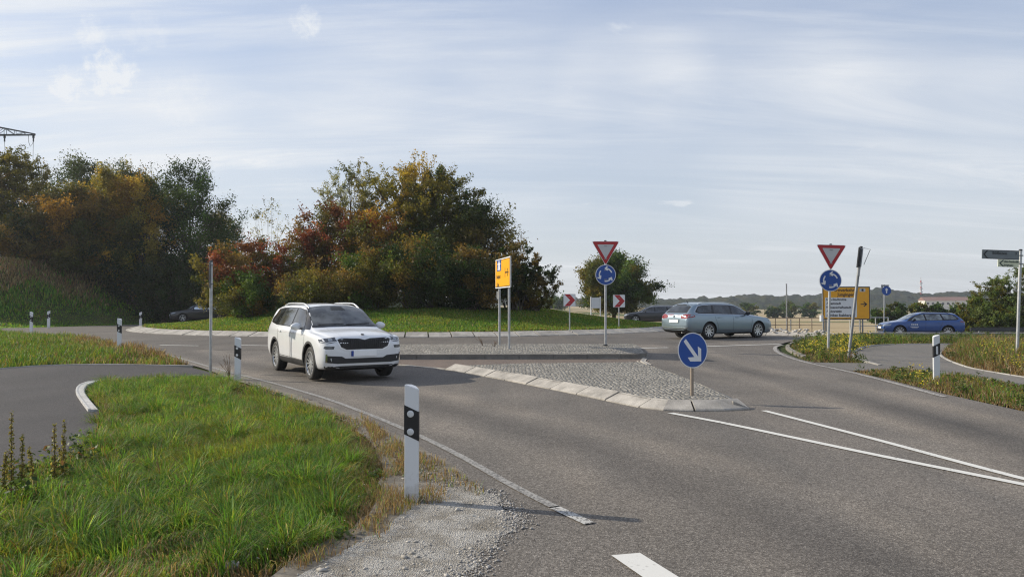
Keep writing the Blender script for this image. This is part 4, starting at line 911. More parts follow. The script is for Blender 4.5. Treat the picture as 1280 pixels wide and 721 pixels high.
    def wheels(s, spokes=5, width=.225, dark=False, steer=0, twin=True, rimr=.72):
        r = s.r; w = width / 2
        prof = [(r * .70, -w * .82), (r * .74, -w * .95), (r * .90, -w), (r * .975, -w * .86), (r, -w * .6), (r, -w * .2), (r * .985, -w * .19), (r * .985, -w * .15), (r, -w * .14), (r, w * .14), (r * .985, w * .15), (r * .985, w * .19), (r, w * .2), (r, w * .6), (r * .975, w * .86), (r * .90, w), (r * .74, w * .95), (r * .70, w * .82)]
        proto = None; zz = 0
        for i, ax in enumerate(s.ax):
            for sd in (1, -1):
                e = bpy.data.objects.new('wheel', None); COL.objects.link(e); e.parent = s.t; e.location = (ax, sd * s.track / 2, r); e.rotation_euler = (0, 0, (0 if sd < 0 else math.pi) + (steer if i else 0))
                if proto is None:
                    b = MB(); b.lathe(prof, 40, cap=False); ty = b.build('tyre', TYRE, e, 30)
                    b = MB(); b.lathe([(r * .715, -w * .85), (r * .70, -w * .80), (r * .66, -w * .35), (r * .64, w * .6), (0, w * .6)], 40, cap=False); b.build('rim_barrel', ALLOYD, e, 30)
                    b = MB(); b.lathe([(r * .725, -w * .78), (r * .72, -w * .93), (r * .68, -w * .95), (r * .66, -w * .80)], 40, cap=False)
                    b.lathe([(0, -w * .78), (r * .06, -w * .80), (r * .14, -w * .74), (r * .16, -w * .45)], 20, cap=False)
                    for k in range(spokes):
                        for da in ((-.13, .13) if twin else (0,)):
                            a = 2 * math.pi * k / spokes + .3; a2 = a + da * 1.6; c0 = Vector((math.cos(a + da) * r * .10, -w * .70, math.sin(a + da) * r * .10)); c1 = Vector((math.cos(a2) * r * .69, -w * .84, math.sin(a2) * r * .69))
                            dv = (c1 - c0).normalized(); sdv = dv.cross(Vector((0, 1, 0))).normalized(); w0, w1 = (r * .05, r * .042) if twin else (r * .09, r * .07)
                            P4 = [c0 - sdv * w0, c0 + sdv * w0, c1 + sdv * w1, c1 - sdv * w1]; up = [b.bm.verts.new(p) for p in P4]; dn = [b.bm.verts.new(p + Vector((0, w * .22, 0))) for p in P4]
                            b.bm.faces.new(up); b.bm.faces.new(dn[::-1])
                            for j in range(4): b.bm.faces.new((up[j], dn[j], dn[(j + 1) % 4], up[(j + 1) % 4]))
                    bmesh.ops.recalc_face_normals(b.bm, faces=b.bm.faces[:]); b.build('rim', ALLOY, e, 30); proto = e
                else:
                    for ch in proto.children: c = ch.copy(); COL.objects.link(c); c.parent = e
    def mirrors(s, x, z, y, m, sc=1.0):
        for sd in (1, -1):
            b = MB(); bmesh.ops.create_uvsphere(b.bm, u_segments=16, v_segments=10, radius=1)
            for v in b.bm.verts: v.co = Vector((v.co.x * .075 * sc * (1 if v.co.x > 0 else .45), v.co.y * .125 * sc, v.co.z * .085 * sc * (1 - .15 * v.co.y * sd)))
            b.bm.transform(Matrix.Translation((x - s.L / 2, sd * (y + .13), z + .05))); o = b.build('side_mirror', m, s.t, 60)
            b = MB(); b.box((x - s.L / 2 + .01, sd * (y + .02), z - .0), (.06, .14, .035), bev=.008); b.build('mirror_foot', PLAST, o)
            b = MB(); b.prism(rrect(.20 * sc, .12 * sc, .03, sd * (y + .135), z + .05), x - s.L / 2 - .036 * sc, x - s.L / 2 - .034 * sc, 'yz'); b.build('mirror_glass', s.glass, o)
    def handles(s, xs, z, m):
        for x in xs:
            for sd in (1, -1):
                h, n = s.hit((x - s.L / 2, 3 * sd, z), (0, -sd, 0)); b = MB(); b.box(h + n * .022, (.17, .022, .026), bev=.009); b.box(h + n * .008 + Vector((-.07, 0, 0)), (.02, .03, .022)); b.box(h + n * .008 + Vector((.07, 0, 0)), (.02, .03, .022)); b.build('door_handle', m, s.t, 60)
    def rails(s, x0, x1, y, z0, m, dz=.05):
        for sd in (1, -1):
            b = MB(); pts = []
            for k in np.linspace(0, 1, 14):
                x = x0 + (x1 - x0) * k - s.L / 2; h = s.bvh.ray_cast(Vector((x, sd * y, 4)), Vector((0, 0, -1)))[0]; zz = h.z + dz * min(1, 6 * min(k, 1 - k)) + .004; pts.append((x, sd * y, zz))
            b.tube(pts, .017, 8); b.build('roof_rail', m, s.t, 60)
    def plate(s, end, z, m=PLATE, w=.52, blue=False, yoff=0):
        sg = 1 if end == 'front' else -1; h, n = s.hit((4 * sg, 0, z), (-sg, 0, 0)); b = MB(); b.prism(rrect(w, .115, .01, yoff, z), h.x + sg * .004, h.x + sg * .030, 'yz'); o = b.build('number_plate', m, s.t)
        if blue: b = MB(); b.prism(rrect(.045, .113, .008, yoff + (-sg) * (w / 2 + .016) * -1 * -1, z), h.x + sg * .004, h.x + sg * .031, 'yz'); b.build('blue_strip', PBLUE, o)
    def badge(s, end, z, r=.045, m=CHROME, m2=PLAST):
        sg = 1 if end == 'front' else -1; h, n = s.hit((4 * sg, 0, z), (-sg, 0, 0)); q = Vector((sg, 0, 0)).rotation_difference(n).to_matrix().to_4x4(); M4 = Matrix.Translation(h) @ q
        b = MB(); b.lathe([(r * .80, .002), (r * .82, .014), (r, .014), (r * 1.02, .002)], 24); b.bm.transform(Matrix.Rotation(-sg * R(90), 4, 'Z')); b.bm.transform(M4); o = b.build('badge', m, s.t, 50)
        b = MB(); b.lathe([(0, .006), (r * .82, .006)], 24); b.bm.transform(Matrix.Rotation(-sg * R(90), 4, 'Z')); b.bm.transform(M4); b.build('badge_field', m2, o)

def big_suv():
    tr = dict(zt=[(0, .90), (.03, 1.08), (.09, 1.20), (.20, 1.42), (.32, 1.58), (.46, 1.635), (.8, 1.658), (1.2, 1.668), (2.1, 1.665), (2.65, 1.625), (2.95, 1.53), (3.30, 1.33), (3.60, 1.145), (3.72, 1.10), (4.1, 1.065), (4.42, 1.02), (4.60, .97), (4.67, .92), (4.70, .86)],
              zb=[(0, .42), (.2, .32), (.6, .25), (4.1, .22), (4.5, .24), (4.70, .30)],
              zs=[(0, .80), (.06, 1.0), (.4, 1.10), (1.5, 1.085), (3.0, 1.045), (3.5, 1.03), (3.8, 1.0), (4.2, .965), (4.5, .91), (4.70, .78)],
              w=[(0, .76), (.06, .85), (.25, .90), (.7, .93), (1.2, .94), (3.7, .94), (4.15, .935), (4.42, .915), (4.58, .87), (4.66, .815), (4.70, .74)],
              wr=[(0, .68), (.06, .77), (.25, .72), (.5, .655), (1.0, .665), (2.4, .675), (2.8, .675), (3.05, .69), (3.4, .745), (3.62, .785), (3.8, .80), (4.2, .76), (4.5, .72), (4.64, .66), (4.70, .56)],
              zr=[(0, .85), (.05, 1.05), (.12, 1.20), (.24, 1.41), (.40, 1.535), (.7, 1.583), (1.4, 1.60), (2.2, 1.595), (2.65, 1.55), (2.95, 1.45), (3.3, 1.25), (3.6, 1.09), (3.75, 1.055), (4.2, 1.01), (4.5, .955), (4.66, .88), (4.70, .82)])
    fp = P(393, 475.3); c = Car(tr, 4.70, 2.79, 1.01, .36, 1.60, paint_car('white car paint', (.74, .75, .76), .0, .3)); hx, hy = .536, -.845
    fw = Vector((fp[0], fp[1])) + Vector((.845, .536)) * .80; ctr = fw - Vector((hx, hy)) * (1.01 + 2.79 - 2.35)
    t = c.start('suv', (ctr.x, ctr.y, float(G(ctr.x, ctr.y)) + .012), math.atan2(hy, hx), 'white SUV with roof rails and white number plate, leaving the roundabout toward the camera')
    c.both('window_trim', [(3.52, 1.075), (3.30, 1.24), (3.0, 1.415), (2.78, 1.51), (2.4, 1.555), (1.6, 1.567), (1.0, 1.55), (.60, 1.515), (.36, 1.29), (.40, 1.19), (1.0, 1.135), (2.2, 1.115)], GLOSSB, .007, .05)
    c.both('side_window', [(3.20, 1.12), (3.0, 1.36), (2.80, 1.48), (2.45, 1.53), (2.33, 1.535), (2.36, 1.12)], c.glass, .012, .05)
    c.both('side_window', [(2.26, 1.13), (2.24, 1.537), (1.6, 1.545), (1.30, 1.535), (1.22, 1.15)], c.glass, .012, .05)
    c.both('side_window', [(1.12, 1.165), (1.20, 1.532), (.95, 1.52), (.66, 1.485), (.48, 1.29), (.50, 1.21)], c.glass, .012, .05)
    c.patch('windscreen_trim', [(-.76, 1.115), (-.4, 1.135), (0, 1.14), (.4, 1.135), (.76, 1.115), (.695, 1.40), (.635, 1.56), (.3, 1.598), (0, 1.603), (-.3, 1.598), (-.635, 1.56), (-.695, 1.40)], 'front', GLOSSB, .005, .05)
    c.patch('windscreen', [(-.73, 1.155), (0, 1.17), (.73, 1.155), (.67, 1.39), (.61, 1.54), (.3, 1.575), (0, 1.585), (-.3, 1.575), (-.61, 1.54), (-.67, 1.39)], 'front', glass_car('windscreen glass', (.05, .052, .05), .05), .009, .05)
    for yy in (-.35, .28):
        c.patch('wiper', [(yy - .28, 1.165), (yy + .3, 1.185), (yy + .3, 1.20), (yy - .28, 1.18)], 'front', PLAST, .018)
    c.patch('mirror_mount', [(-.17, 1.50), (.17, 1.50), (.13, 1.572), (-.13, 1.572)], 'front', PLAST, .012)
    c.patch('rear_window', [(-.62, 1.20), (.62, 1.20), (.52, 1.50), (-.52, 1.50)], 'rear', c.glass, .005)
    # fascia
    c.patch('grille_frame', [(-.63, .91), (-.55, .725), (-.42, .655), (.42, .655), (.55, .725), (.63, .91), (.53, .95), (.12, .94), (0, .905), (-.12, .94), (-.53, .95)], 'front', GRFR, .006)
    g = c.patch('grille', [(-.59, .892), (-.52, .742), (-.40, .685), (.40, .685), (.52, .742), (.59, .892), (.50, .92), (.12, .91), (0, .88), (-.12, .91), (-.50, .92)], 'front', PLAST, .010)
    b = MB()
    for k in range(-11, 12):
        y = k * .045; zt_ = .90 - .02 * (abs(y) < .1); zl_ = .71 if abs(y) < .38 else .76; h, _ = c.hit((4, y, .8), (-1, 0, 0)); b.box((h.x + .004, y, (zt_ + zl_) / 2), (.03, .010, zt_ - zl_ - .02))
    b.build('grille_slat', PLAST, g)
    c.mir('headlight', [(.62, .945), (.70, .93), (.84, .915), (.90, .90), (.90, .835), (.80, .815), (.66, .835), (.60, .87)], 'front', LAMPD, .006)
    c.mir('daylight_strip', [(.62, .865), (.80, .838), (.89, .86), (.89, .848), (.80, .822), (.62, .850)], 'front', SWHITE, .010)
    c.mir('headlight_lens', [(.68, .915), (.76, .905), (.76, .86), (.68, .87)], 'front', LAMPG, .010)
    c.mir('fog_light', [(.66, .755), (.84, .765), (.86, .715), (.82, .70), (.68, .70)], 'front', LAMPD, .006)
    c.patch('lower_grille', [(-.80, .565), (-.50, .545), (-.42, .50), (.42, .50), (.50, .545), (.80, .565), (.80, .42), (.60, .395), (-.60, .395), (-.80, .42)], 'front', PLAST, .006)
    c.mir('intake_trim', [(.80, .60), (.83, .60), (.83, .42), (.80, .42)], 'front', CHROME, .008)
    c.patch('skid_plate', [(-.80, .335), (.80, .335), (.76, .30), (-.76, .30)], 'front', PLAST, .01); c.patch('chin_strip', [(-.55, .365), (.55, .365), (.55, .345), (-.55, .345)], 'front', ALLOY, .014)
    c.patch('lower_bumper', [(-.84, .345), (.84, .345), (.80, .20), (-.80, .20)], 'front', PLAST, .004)
    c.plate('front', .60, blue=True); c.badge('front', .985, .042)
    c.mir('bonnet_crease', [(.50, 1.09), (.52, 1.10), (.46, .955), (.44, .95)], 'front', c.paint, .006)
    # sides
    for ax in c.ax:
        X = ax + c.L / 2; r0, r1 = c.r * 1.165, c.r * 1.30; A = np.linspace(R(-12), R(192), 24); poly = [(X + r0 * math.cos(a), c.r * 1.04 + r0 * math.sin(a)) for a in A] + [(X + r1 * math.cos(a), c.r * 1.04 + r1 * math.sin(a)) for a in A[::-1]]
        c.both('arch_trim', poly, PLAST, .008, .06)
    c.both('sill_trim', [(1.42, .26), (3.38, .26), (3.38, .40), (1.42, .40)], PLAST, .006); c.both('sill_strip', [(1.45, .425), (3.35, .395), (3.35, .412), (1.45, .442)], CHROME, .009)
    c.seam([(2.32, 1.10), (2.34, .8), (2.34, .42)]); c.seam([(3.42, 1.05), (3.46, .8), (3.36, .55), (3.36, .42)]); c.seam([(1.20, 1.12), (1.30, .85), (1.42, .6), (1.46, .45)])
    c.both('body_crease', [(.5, 1.0), (3.4, .955), (3.4, .965), (.5, 1.012)], c.paint, .006)
    c.mirrors(3.10, 1.09, .88, c.paint, .98); c.handles((2.55, 1.50), .99, c.paint); c.rails(.75, 2.75, .60, 0, ALLOY, .045)
    c.mir('tail_light', [(.45, 1.02), (.82, 1.06), (.86, .92), (.60, .90)], 'rear', REDL, .006); c.both('tail_light', [(.02, 1.06), (.22, 1.07), (.16, .93), (.02, .92)], REDL, .006)
    c.wheels(7, .235, twin=True)
    b = MB(); b.tube([(.45 - 2.35, 0, 1.66), (.40 - 2.35, 0, 1.72)], .012, 6)
    return c
def estate(name, lab, paint, loc, rz, L_=4.77, wid=1.82, wb=2.71, ro=1.08, r=.325, H=1.475, chrome=True, spokes=5, glass=None, twin=True, wagon=True):
    k = L_ / 4.77; f = H / 1.475; w = wid / 1.82
    def X(l): return [(a * k, b) for a, b in l]
    def Z(l): return [(a * k, b * (f if b > .75 else 1)) for a, b in l]
    tr = dict(zt=Z([(0, .80), (.025, .95), (.07, 1.005), (.14, 1.06), (.34, 1.28), (.50, 1.41), (.66, 1.445), (1.4, 1.475), (2.2, 1.472), (2.65, 1.43), (2.95, 1.335), (3.30, 1.15), (3.58, .995), (3.72, .965), (4.15, .90), (4.50, .83), (4.68, .755), (4.74, .70), (4.77, .64)]),
              zb=X([(0, .36), (.2, .26), (.6, .21), (4.2, .17), (4.6, .19), (4.77, .24)]),
              zs=Z([(0, .74), (.05, .90), (.3, .975), (1.5, .955), (3.0, .915), (3.5, .90), (3.8, .875), (4.2, .83), (4.5, .76), (4.77, .58)]),
              w=[(a * k, b * w) for a, b in [(0, .72), (.05, .81), (.2, .865), (.6, .90), (1.2, .91), (3.7, .91), (4.1, .90), (4.4, .865), (4.6, .80), (4.72, .72), (4.77, .62)]],
              wr=[(a * k, b * w) for a, b in [(0, .64), (.05, .72), (.2, .69), (.45, .60), (1.0, .60), (2.4, .60), (2.8, .60), (3.1, .625), (3.45, .70), (3.65, .74), (4.1, .73), (4.45, .70), (4.68, .62), (4.77, .50)]],
              zr=Z([(0, .76), (.04, .92), (.1, 1.0), (.32, 1.20), (.52, 1.345), (.8, 1.385), (1.4, 1.41), (2.2, 1.405), (2.65, 1.36), (2.95, 1.265), (3.3, 1.085), (3.58, .945), (3.75, .92), (4.2, .85), (4.5, .79), (4.72, .68), (4.77, .61)]))
    for q in tr: tr[q][-1] = (L_, tr[q][-1][1])
    c = Car(tr, L_, wb, ro, r, wid - .27, paint, glass=glass); t = c.start(name, loc, rz, lab)
    W_ = lambda l: [(a * k, b * f) for a, b in l]; F = lambda l: [(a * w, b * f) for a, b in l]
    c.both('window_trim', W_([(3.44, .94), (3.2, 1.11), (2.9, 1.27), (2.66, 1.345), (2.3, 1.375), (1.5, 1.385), (.95, 1.362), (.66, 1.32), (.42, 1.13), (.40, 1.055), (.55, 1.01), (1.5, .985), (2.6, .96)]), CHROME if chrome else PLAST, .003)
    c.both('window_seal', W_([(3.38, .955), (3.18, 1.10), (2.88, 1.255), (2.65, 1.33), (2.3, 1.36), (1.5, 1.37), (.95, 1.348), (.68, 1.308), (.45, 1.12), (.43, 1.065), (.56, 1.025), (1.5, 1.0), (2.6, .975)]), GLOSSB, .0055)
    c.both('side_window', W_([(3.16, .99), (2.88, 1.23), (2.65, 1.31), (2.42, 1.335), (2.36, .995)]), c.glass, .008)
    c.both('side_window', W_([(2.26, 1.0), (2.32, 1.338), (1.75, 1.348), (1.46, 1.345), (1.36, 1.02)]), c.glass, .008)
    c.both('side_window', W_([(1.24, 1.03), (1.36, 1.342), (.95, 1.325), (.72, 1.29), (.52, 1.12), (.53, 1.07)]), c.glass, .008)
    c.patch('windscreen', F([(-.66, 1.01), (0, 1.03), (.66, 1.01), (.60, 1.20), (.53, 1.345), (.3, 1.385), (0, 1.395), (-.3, 1.385), (-.53, 1.345), (-.60, 1.20)]), 'front', c.glass, .006)
    c.patch('rear_window_frame', F([(-.62, 1.045), (.62, 1.045), (.53, 1.36), (0, 1.405), (-.53, 1.36)]), 'rear', PLAST, .003)
    c.patch('rear_window', F([(-.56, 1.075), (.56, 1.075), (.48, 1.325), (0, 1.36), (-.48, 1.325)]), 'rear', c.glass, .006)
    c.mir('tail_light', F([(.36, .93), (.62, 1.0), (.80, .99), (.82, .87), (.70, .815), (.42, .83)]), 'rear', REDL, .006); c.both('tail_light', W_([(.03, 1.0), (.30, .975), (.36, .90), (.20, .86), (.04, .86)]), REDL, .006)
    c.patch('plate_recess', F([(-.34, .80), (.34, .80), (.31, .63), (-.31, .63)]), 'rear', c.paint, .004); c.plate('rear', .715 * f); c.badge('rear', .90 * f, .05)
    c.patch('bumper_insert', F([(-.74, .42), (.74, .42), (.70, .28), (-.70, .28)]), 'rear', PLAST, .006)
    if chrome: c.patch('bumper_strip', F([(-.78, .47), (.78, .47), (.78, .45), (-.78, .45)]), 'rear', CHROME, .008)
    c.patch('hatch_seam', F([(-.72, .535), (.72, .535), (.72, .525), (-.72, .525)]), 'rear', PLAST, .003)
    c.patch('grille', F([(-.46, .70), (.46, .70), (.42, .60), (-.42, .60)]), 'front', PLAST, .006); c.mir('headlight', F([(.46, .735), (.70, .76), (.80, .75), (.80, .66), (.64, .625), (.46, .63)]), 'front', LAMPG, .006)
    c.both('headlight', [(L_ - .42, .775 * f), (L_ - .16, .71), (L_ - .10, .66), (L_ - .20, .64), (L_ - .36, .70)], LAMPG, .007)
    c.patch('lower_grille', F([(-.62, .47), (.62, .47), (.55, .30), (-.55, .30)]), 'front', PLAST, .006); c.plate('front', .535); c.badge('front', .725, .045); c.mir('fog_light', F([(.62, .45), (.72, .45), (.70, .37), (.62, .37)]), 'front', LAMPG, .008)
    s0, s1 = ro + r + .1, ro + wb - r - .1
    c.both('sill_strip', [(s0, .335), (s1, .315), (s1, .335), (s0, .355)], CHROME if chrome else PLAST, .006); c.both('sill_trim', [(s0, .20), (s1, .18), (s1, .255), (s0, .265)], PLAST, .005)
    for ln in ([(2.34, .97), (2.36, .7), (2.36, .34)], [(3.38, .92), (3.42, .7), (3.34, .45), (3.32, .34)], [(1.36, 1.0), (1.40, .80), (1.52, .55), (1.56, .36)]): c.seam([(a * k, b * f) for a, b in ln])
    c.mirrors(3.05 * k, .97 * f, .88 * w, c.paint if name != 'estate_car' else PLAST, 1.0); c.handles((2.56 * k, 1.60 * k), .86 * f, c.paint)
    if wagon: c.rails(.75, 2.6 * k, .56, 0, CHROME if chrome else PLAST, .04)
    b = MB(); b.tube([(.75 * k - L_ / 2, 0, H * .985), (.66 * k - L_ / 2, 0, H + .05)], .012, 6); b.build('aerial', PLAST, t)
    c.wheels(spokes, .215, twin=twin); return c
def place(rear_px, rear_py, ang, track, side, ro, L_):
    """ground centre of a car from the contact point of one rear wheel; side=+1 when that wheel is on the car's right"""
    x, y = P(rear_px, rear_py); h = Vector((math.cos(ang), math.sin(ang))); l = Vector((-h.y, h.x)); c = Vector((x, y)) + l * side * track / 2 + h * (L_ / 2 - ro); return (c.x, c.y, float(G(c.x, c.y)) + .012)
def build_cars():
    big_suv()
    a = R(28.5)
    c = estate('estate_car', 'silver grey estate car seen from behind and right side, circling the roundabout', paint_car('grey green car paint', (.23, .30, .355), .55, .3), place(885, 424, a, 1.57, 1, 1.08, 4.77), a, spokes=9, twin=False)
    b = MB(); x0 = -4.77 / 2; b.tube([(x0 + .12, -.48, .27), (x0 - .02, -.48, .265)], .03, 10); b.build('exhaust_pipe', CHROME, c.t, 50)
    Y = 45.2; gl = glass_car('clearer car glass', (.07, .085, .10), .06)
    xc = at(1149, Y); c = estate('estate_car', 'bright blue estate car seen from its left side, driving left beyond the right verge', paint_car('blue car paint', (.005, .06, .24), .2, .3), (xc, Y, float(G(xc, Y)) + .01), R(171), L_=4.55, wb=2.69, ro=1.0, r=.325, H=1.47, chrome=False, spokes=8, glass=gl, twin=False)
    hm, nn = c.hit((2.95 - 2.345, 3, .66), (0, -1, 0)); yb = hm.y + .008
    b = MB()
    for i in range(4): b.box((2.95 - 2.345 + .10 * (i - 1.5) * 1.0, yb, .76), (.075, .004, .03)); b.box((2.95 - 2.345 + .10 * (i - 1.5), yb, .70), (.075, .004, .03))
    b.box((2.95 - 2.345, yb, .60), (.46, .004, .03)); b.box((2.95 - 2.345, yb, .55), (.34, .004, .02)); b.build('door_emblem', SWHITE, c.t)
    dk = paint_car('black blue car paint', (.007, .008, .012), 0, .3)
    Y = 58.5; xf = at(781, Y); hx, hy = -.985, .17
    c = estate('dark_car', 'black car partly hidden behind the silver estate car, across the roundabout', dk, (xf + 2.3, Y, float(G(xf, Y)) + .02), math.atan2(hy, hx), L_=4.65, wb=2.7, ro=1.05, H=1.44, chrome=True, spokes=7, twin=False)
    Y = 57.2; xf = at(213, Y); a = R(205)
    c = estate('dark_car', 'dark car with windscreen coloured pale as a sky reflection, half hidden by mound and red bushes at left', dk, (xf + 2.2, Y + .7, float(T(xf + 2, Y + .7)) + .22), a, L_=4.65, wb=2.7, ro=1.05, H=1.46, chrome=False, glass=glass_car('painted sky reflection glass', (.30, .34, .38), .05))  # sky reflection is put into the pale base colour of the glass
build_cars()
# ------------------------------------------------------------------ trees and shrubs
PAL = dict(fresh=[(.10, .14, .04), (.13, .16, .055), (.075, .11, .03)], green=[(.045, .085, .018), (.065, .105, .022), (.03, .06, .015)], dark=[(.022, .042, .014), (.032, .055, .016), (.045, .06, .02)], olive=[(.10, .10, .02), (.14, .125, .025), (.065, .075, .018)],
           orange=[(.24, .14, .024), (.28, .18, .03), (.18, .12, .024)], yellow=[(.30, .22, .04), (.24, .20, .04), (.15, .14, .03)], red=[(.18, .055, .03), (.22, .065, .032), (.12, .05, .024)], brown=[(.135, .098, .03), (.10, .085, .028), (.17, .115, .032)], pale=[(.20, .21, .13), (.16, .18, .10), (.26, .24, .15)], crimson=[(.27, .035, .035), (.22, .035, .03)])
def pick(pal, u):
    u = min(.999, max(0, (u - .18) / .64)) * sum(w for _, w in pal)
    for p, w in pal:
        if u < w: return p
        u -= w
    return pal[-1][0]
def plant(name, lab, cat, group, x, y, z, H, rx, ry=None, nb=26, nl=9000, leaf=.13, pal=(('green', 1),), top=None, seed=1, cb=.12, shape=.55, trunk=.14, multi=False, spread=.42, up=.0, sub=5, gap=0.0, aspect=.62, lean=0.0):
    """trunk(s) with limbs, and a crown of separate leaves grown along the outer twigs"""
    rs = np.random.RandomState(seed); rr = random.Random(seed); ry = ry or rx; H = H * .935
    t = empty(name, (x, y, z), 0, lab, cat, group); tb = MB(); pts = []; cols = []; per = nl * 1.7 / (nb * (sub + 1.0)); leaf = leaf * .88
    if not multi: tb.tube([(0, 0, -.3), (rr.uniform(-.1, .1), 0, H * .3), (lean * H * .3, rr.uniform(-.2, .2), H * .62), (lean * H * .6, 0, H * .86)], [trunk * 1.15, trunk * .85, trunk * .5, trunk * .12], 7)
    for b in range(nb):
        f = (b + rr.random()) / nb; zt = cb + (1 - cb) * f ** .85; u = (zt - cb) / (1 - cb)
        prof = (1 - abs((u - shape) / (1 - shape if u > shape else shape)) ** 2.1) ** .5 if abs((u - shape)) < max(shape, 1 - shape) else .1
        prof = max(prof, .16 if u > shape else .55)
        a = b * 2.39996 + rr.uniform(-.4, .4); nl_ = 0; rad = prof * (rr.uniform(.5, 1.08) if not u > .9 else rr.uniform(.2, .9))
        tip = np.array([rx * rad * math.cos(a) + lean * H * zt, ry * rad * math.sin(a), H * (zt * (1 + rr.uniform(-.05, .06)))]); tip[2] = max(tip[2], .25)
        if multi: st = np.array([rr.uniform(-.3, .3) * rx, rr.uniform(-.3, .3) * ry, -.1])
        else: st = np.array([lean * H * .3, 0, H * max(.10, zt * .62 - .08)])
        mid = (st + tip) / 2 + np.array([0, 0, H * (.06 if not multi else .10) + up * H]) + rs.normal(0, .04, 3) * rx; cv = []
        for k in np.linspace(0, 1, 6): cv.append(tuple(st * (1 - k) ** 2 + mid * 2 * k * (1 - k) + tip * k * k))
        r0 = trunk * (.42 if not multi else .35) * (1.1 - .6 * u); tb.tube(cv, list(np.linspace(r0, r0 * .18, 6)), 5, False)
        key = top if (top and u > .62 and rr.random() < .85) else pick(pal, float(vnoise(tip[0] + seed * 3.1, tip[2] + tip[1] * .6, max(.8, rx * .42), seed % 17)) * .86 + rr.random() * .14); base = np.array(rr.choice(PAL[key]))
        for s_ in range(sub + 1):
            q = np.array(cv[rr.choice((3, 4, 5, 5))]) if s_ else tip; e = q + rs.normal(0, 1, 3) * spread * rx * .42 * np.array([1, 1, .8]) + np.array([0, 0, spread * rx * .18 + up * H * 1.2])
            if s_: tb.tube([tuple(q), tuple((q + e) / 2 + rs.normal(0, .05, 3)), tuple(e)], [r0 * .25, r0 * .14, r0 * .07], 3, False)
            n = max(4, int(per * rr.uniform(.5, 1.5) * (1 - gap * rr.random()))); k = rs.uniform(0, 1.1, n)[:, None]; c = q * (1 - k) + e * k
            c = c + rs.normal(0, 1, (n, 3)) * spread * rx * (.20 if up == 0 else .09) * np.array([1, 1, .75]); pts.append(c)
            cc = base * (1 + rs.normal(0, .16)) ; col = np.abs(cc[None] * (1 + rs.normal(0, .16, (n, 1))) + rs.normal(0, .004, (n, 3))); cols.append(col)
    C = np.concatenate(pts); K = np.concatenate(cols); C[:, 2] = np.maximum(C[:, 2], .05 + rs.uniform(0, .15, len(C)))
    n = len(C); nn = rs.normal(0, 1, (n, 3)); nn[:, 2] += .5; nn /= np.linalg.norm(nn, axis=1)[:, None]; tt = np.cross(nn, rs.normal(0, 1, (n, 3))); tt /= np.linalg.norm(tt, axis=1)[:, None]; bb = np.cross(nn, tt)
    s = (leaf * rs.uniform(.6, 1.35, n))[:, None]; w = s * aspect
    V = np.stack([C - tt * s * .5, C + bb * w * .5 - tt * s * .05 + nn * s * .08, C + tt * s * .5, C - bb * w * .5 - tt * s * .05 + nn * s * .08], 1).reshape(-1, 3)
    F = np.arange(4 * n).reshape(-1, 4); co = np.ones((4 * n, 4), np.float32); co[:, :3] = np.repeat(np.clip(K * 1.22, .004, .6), 4, 0)
    link('crown', mesh_np('crown', V, F, co), LEAF, t); tb.build('trunk', BARK, t, 60); return t
def shrub_at(px, ptop, wpx, Y, name, lab, pal, fn=None, dz=0, **k):
    x = at(px, Y); z = float((fn or T)(x, Y)) + dz; H = Zp(ptop, Y) - z; return plant(name, lab, k.pop('cat', 'tree'), k.pop('group', None), x, Y, z, H, wpx / 2 / FPX * Y, seed=int(abs(px * 7 + ptop)), pal=pal, **k)
GI = 'shrubs and trees massed on the roundabout island'; GL = 'trees on the dark bank at the left'
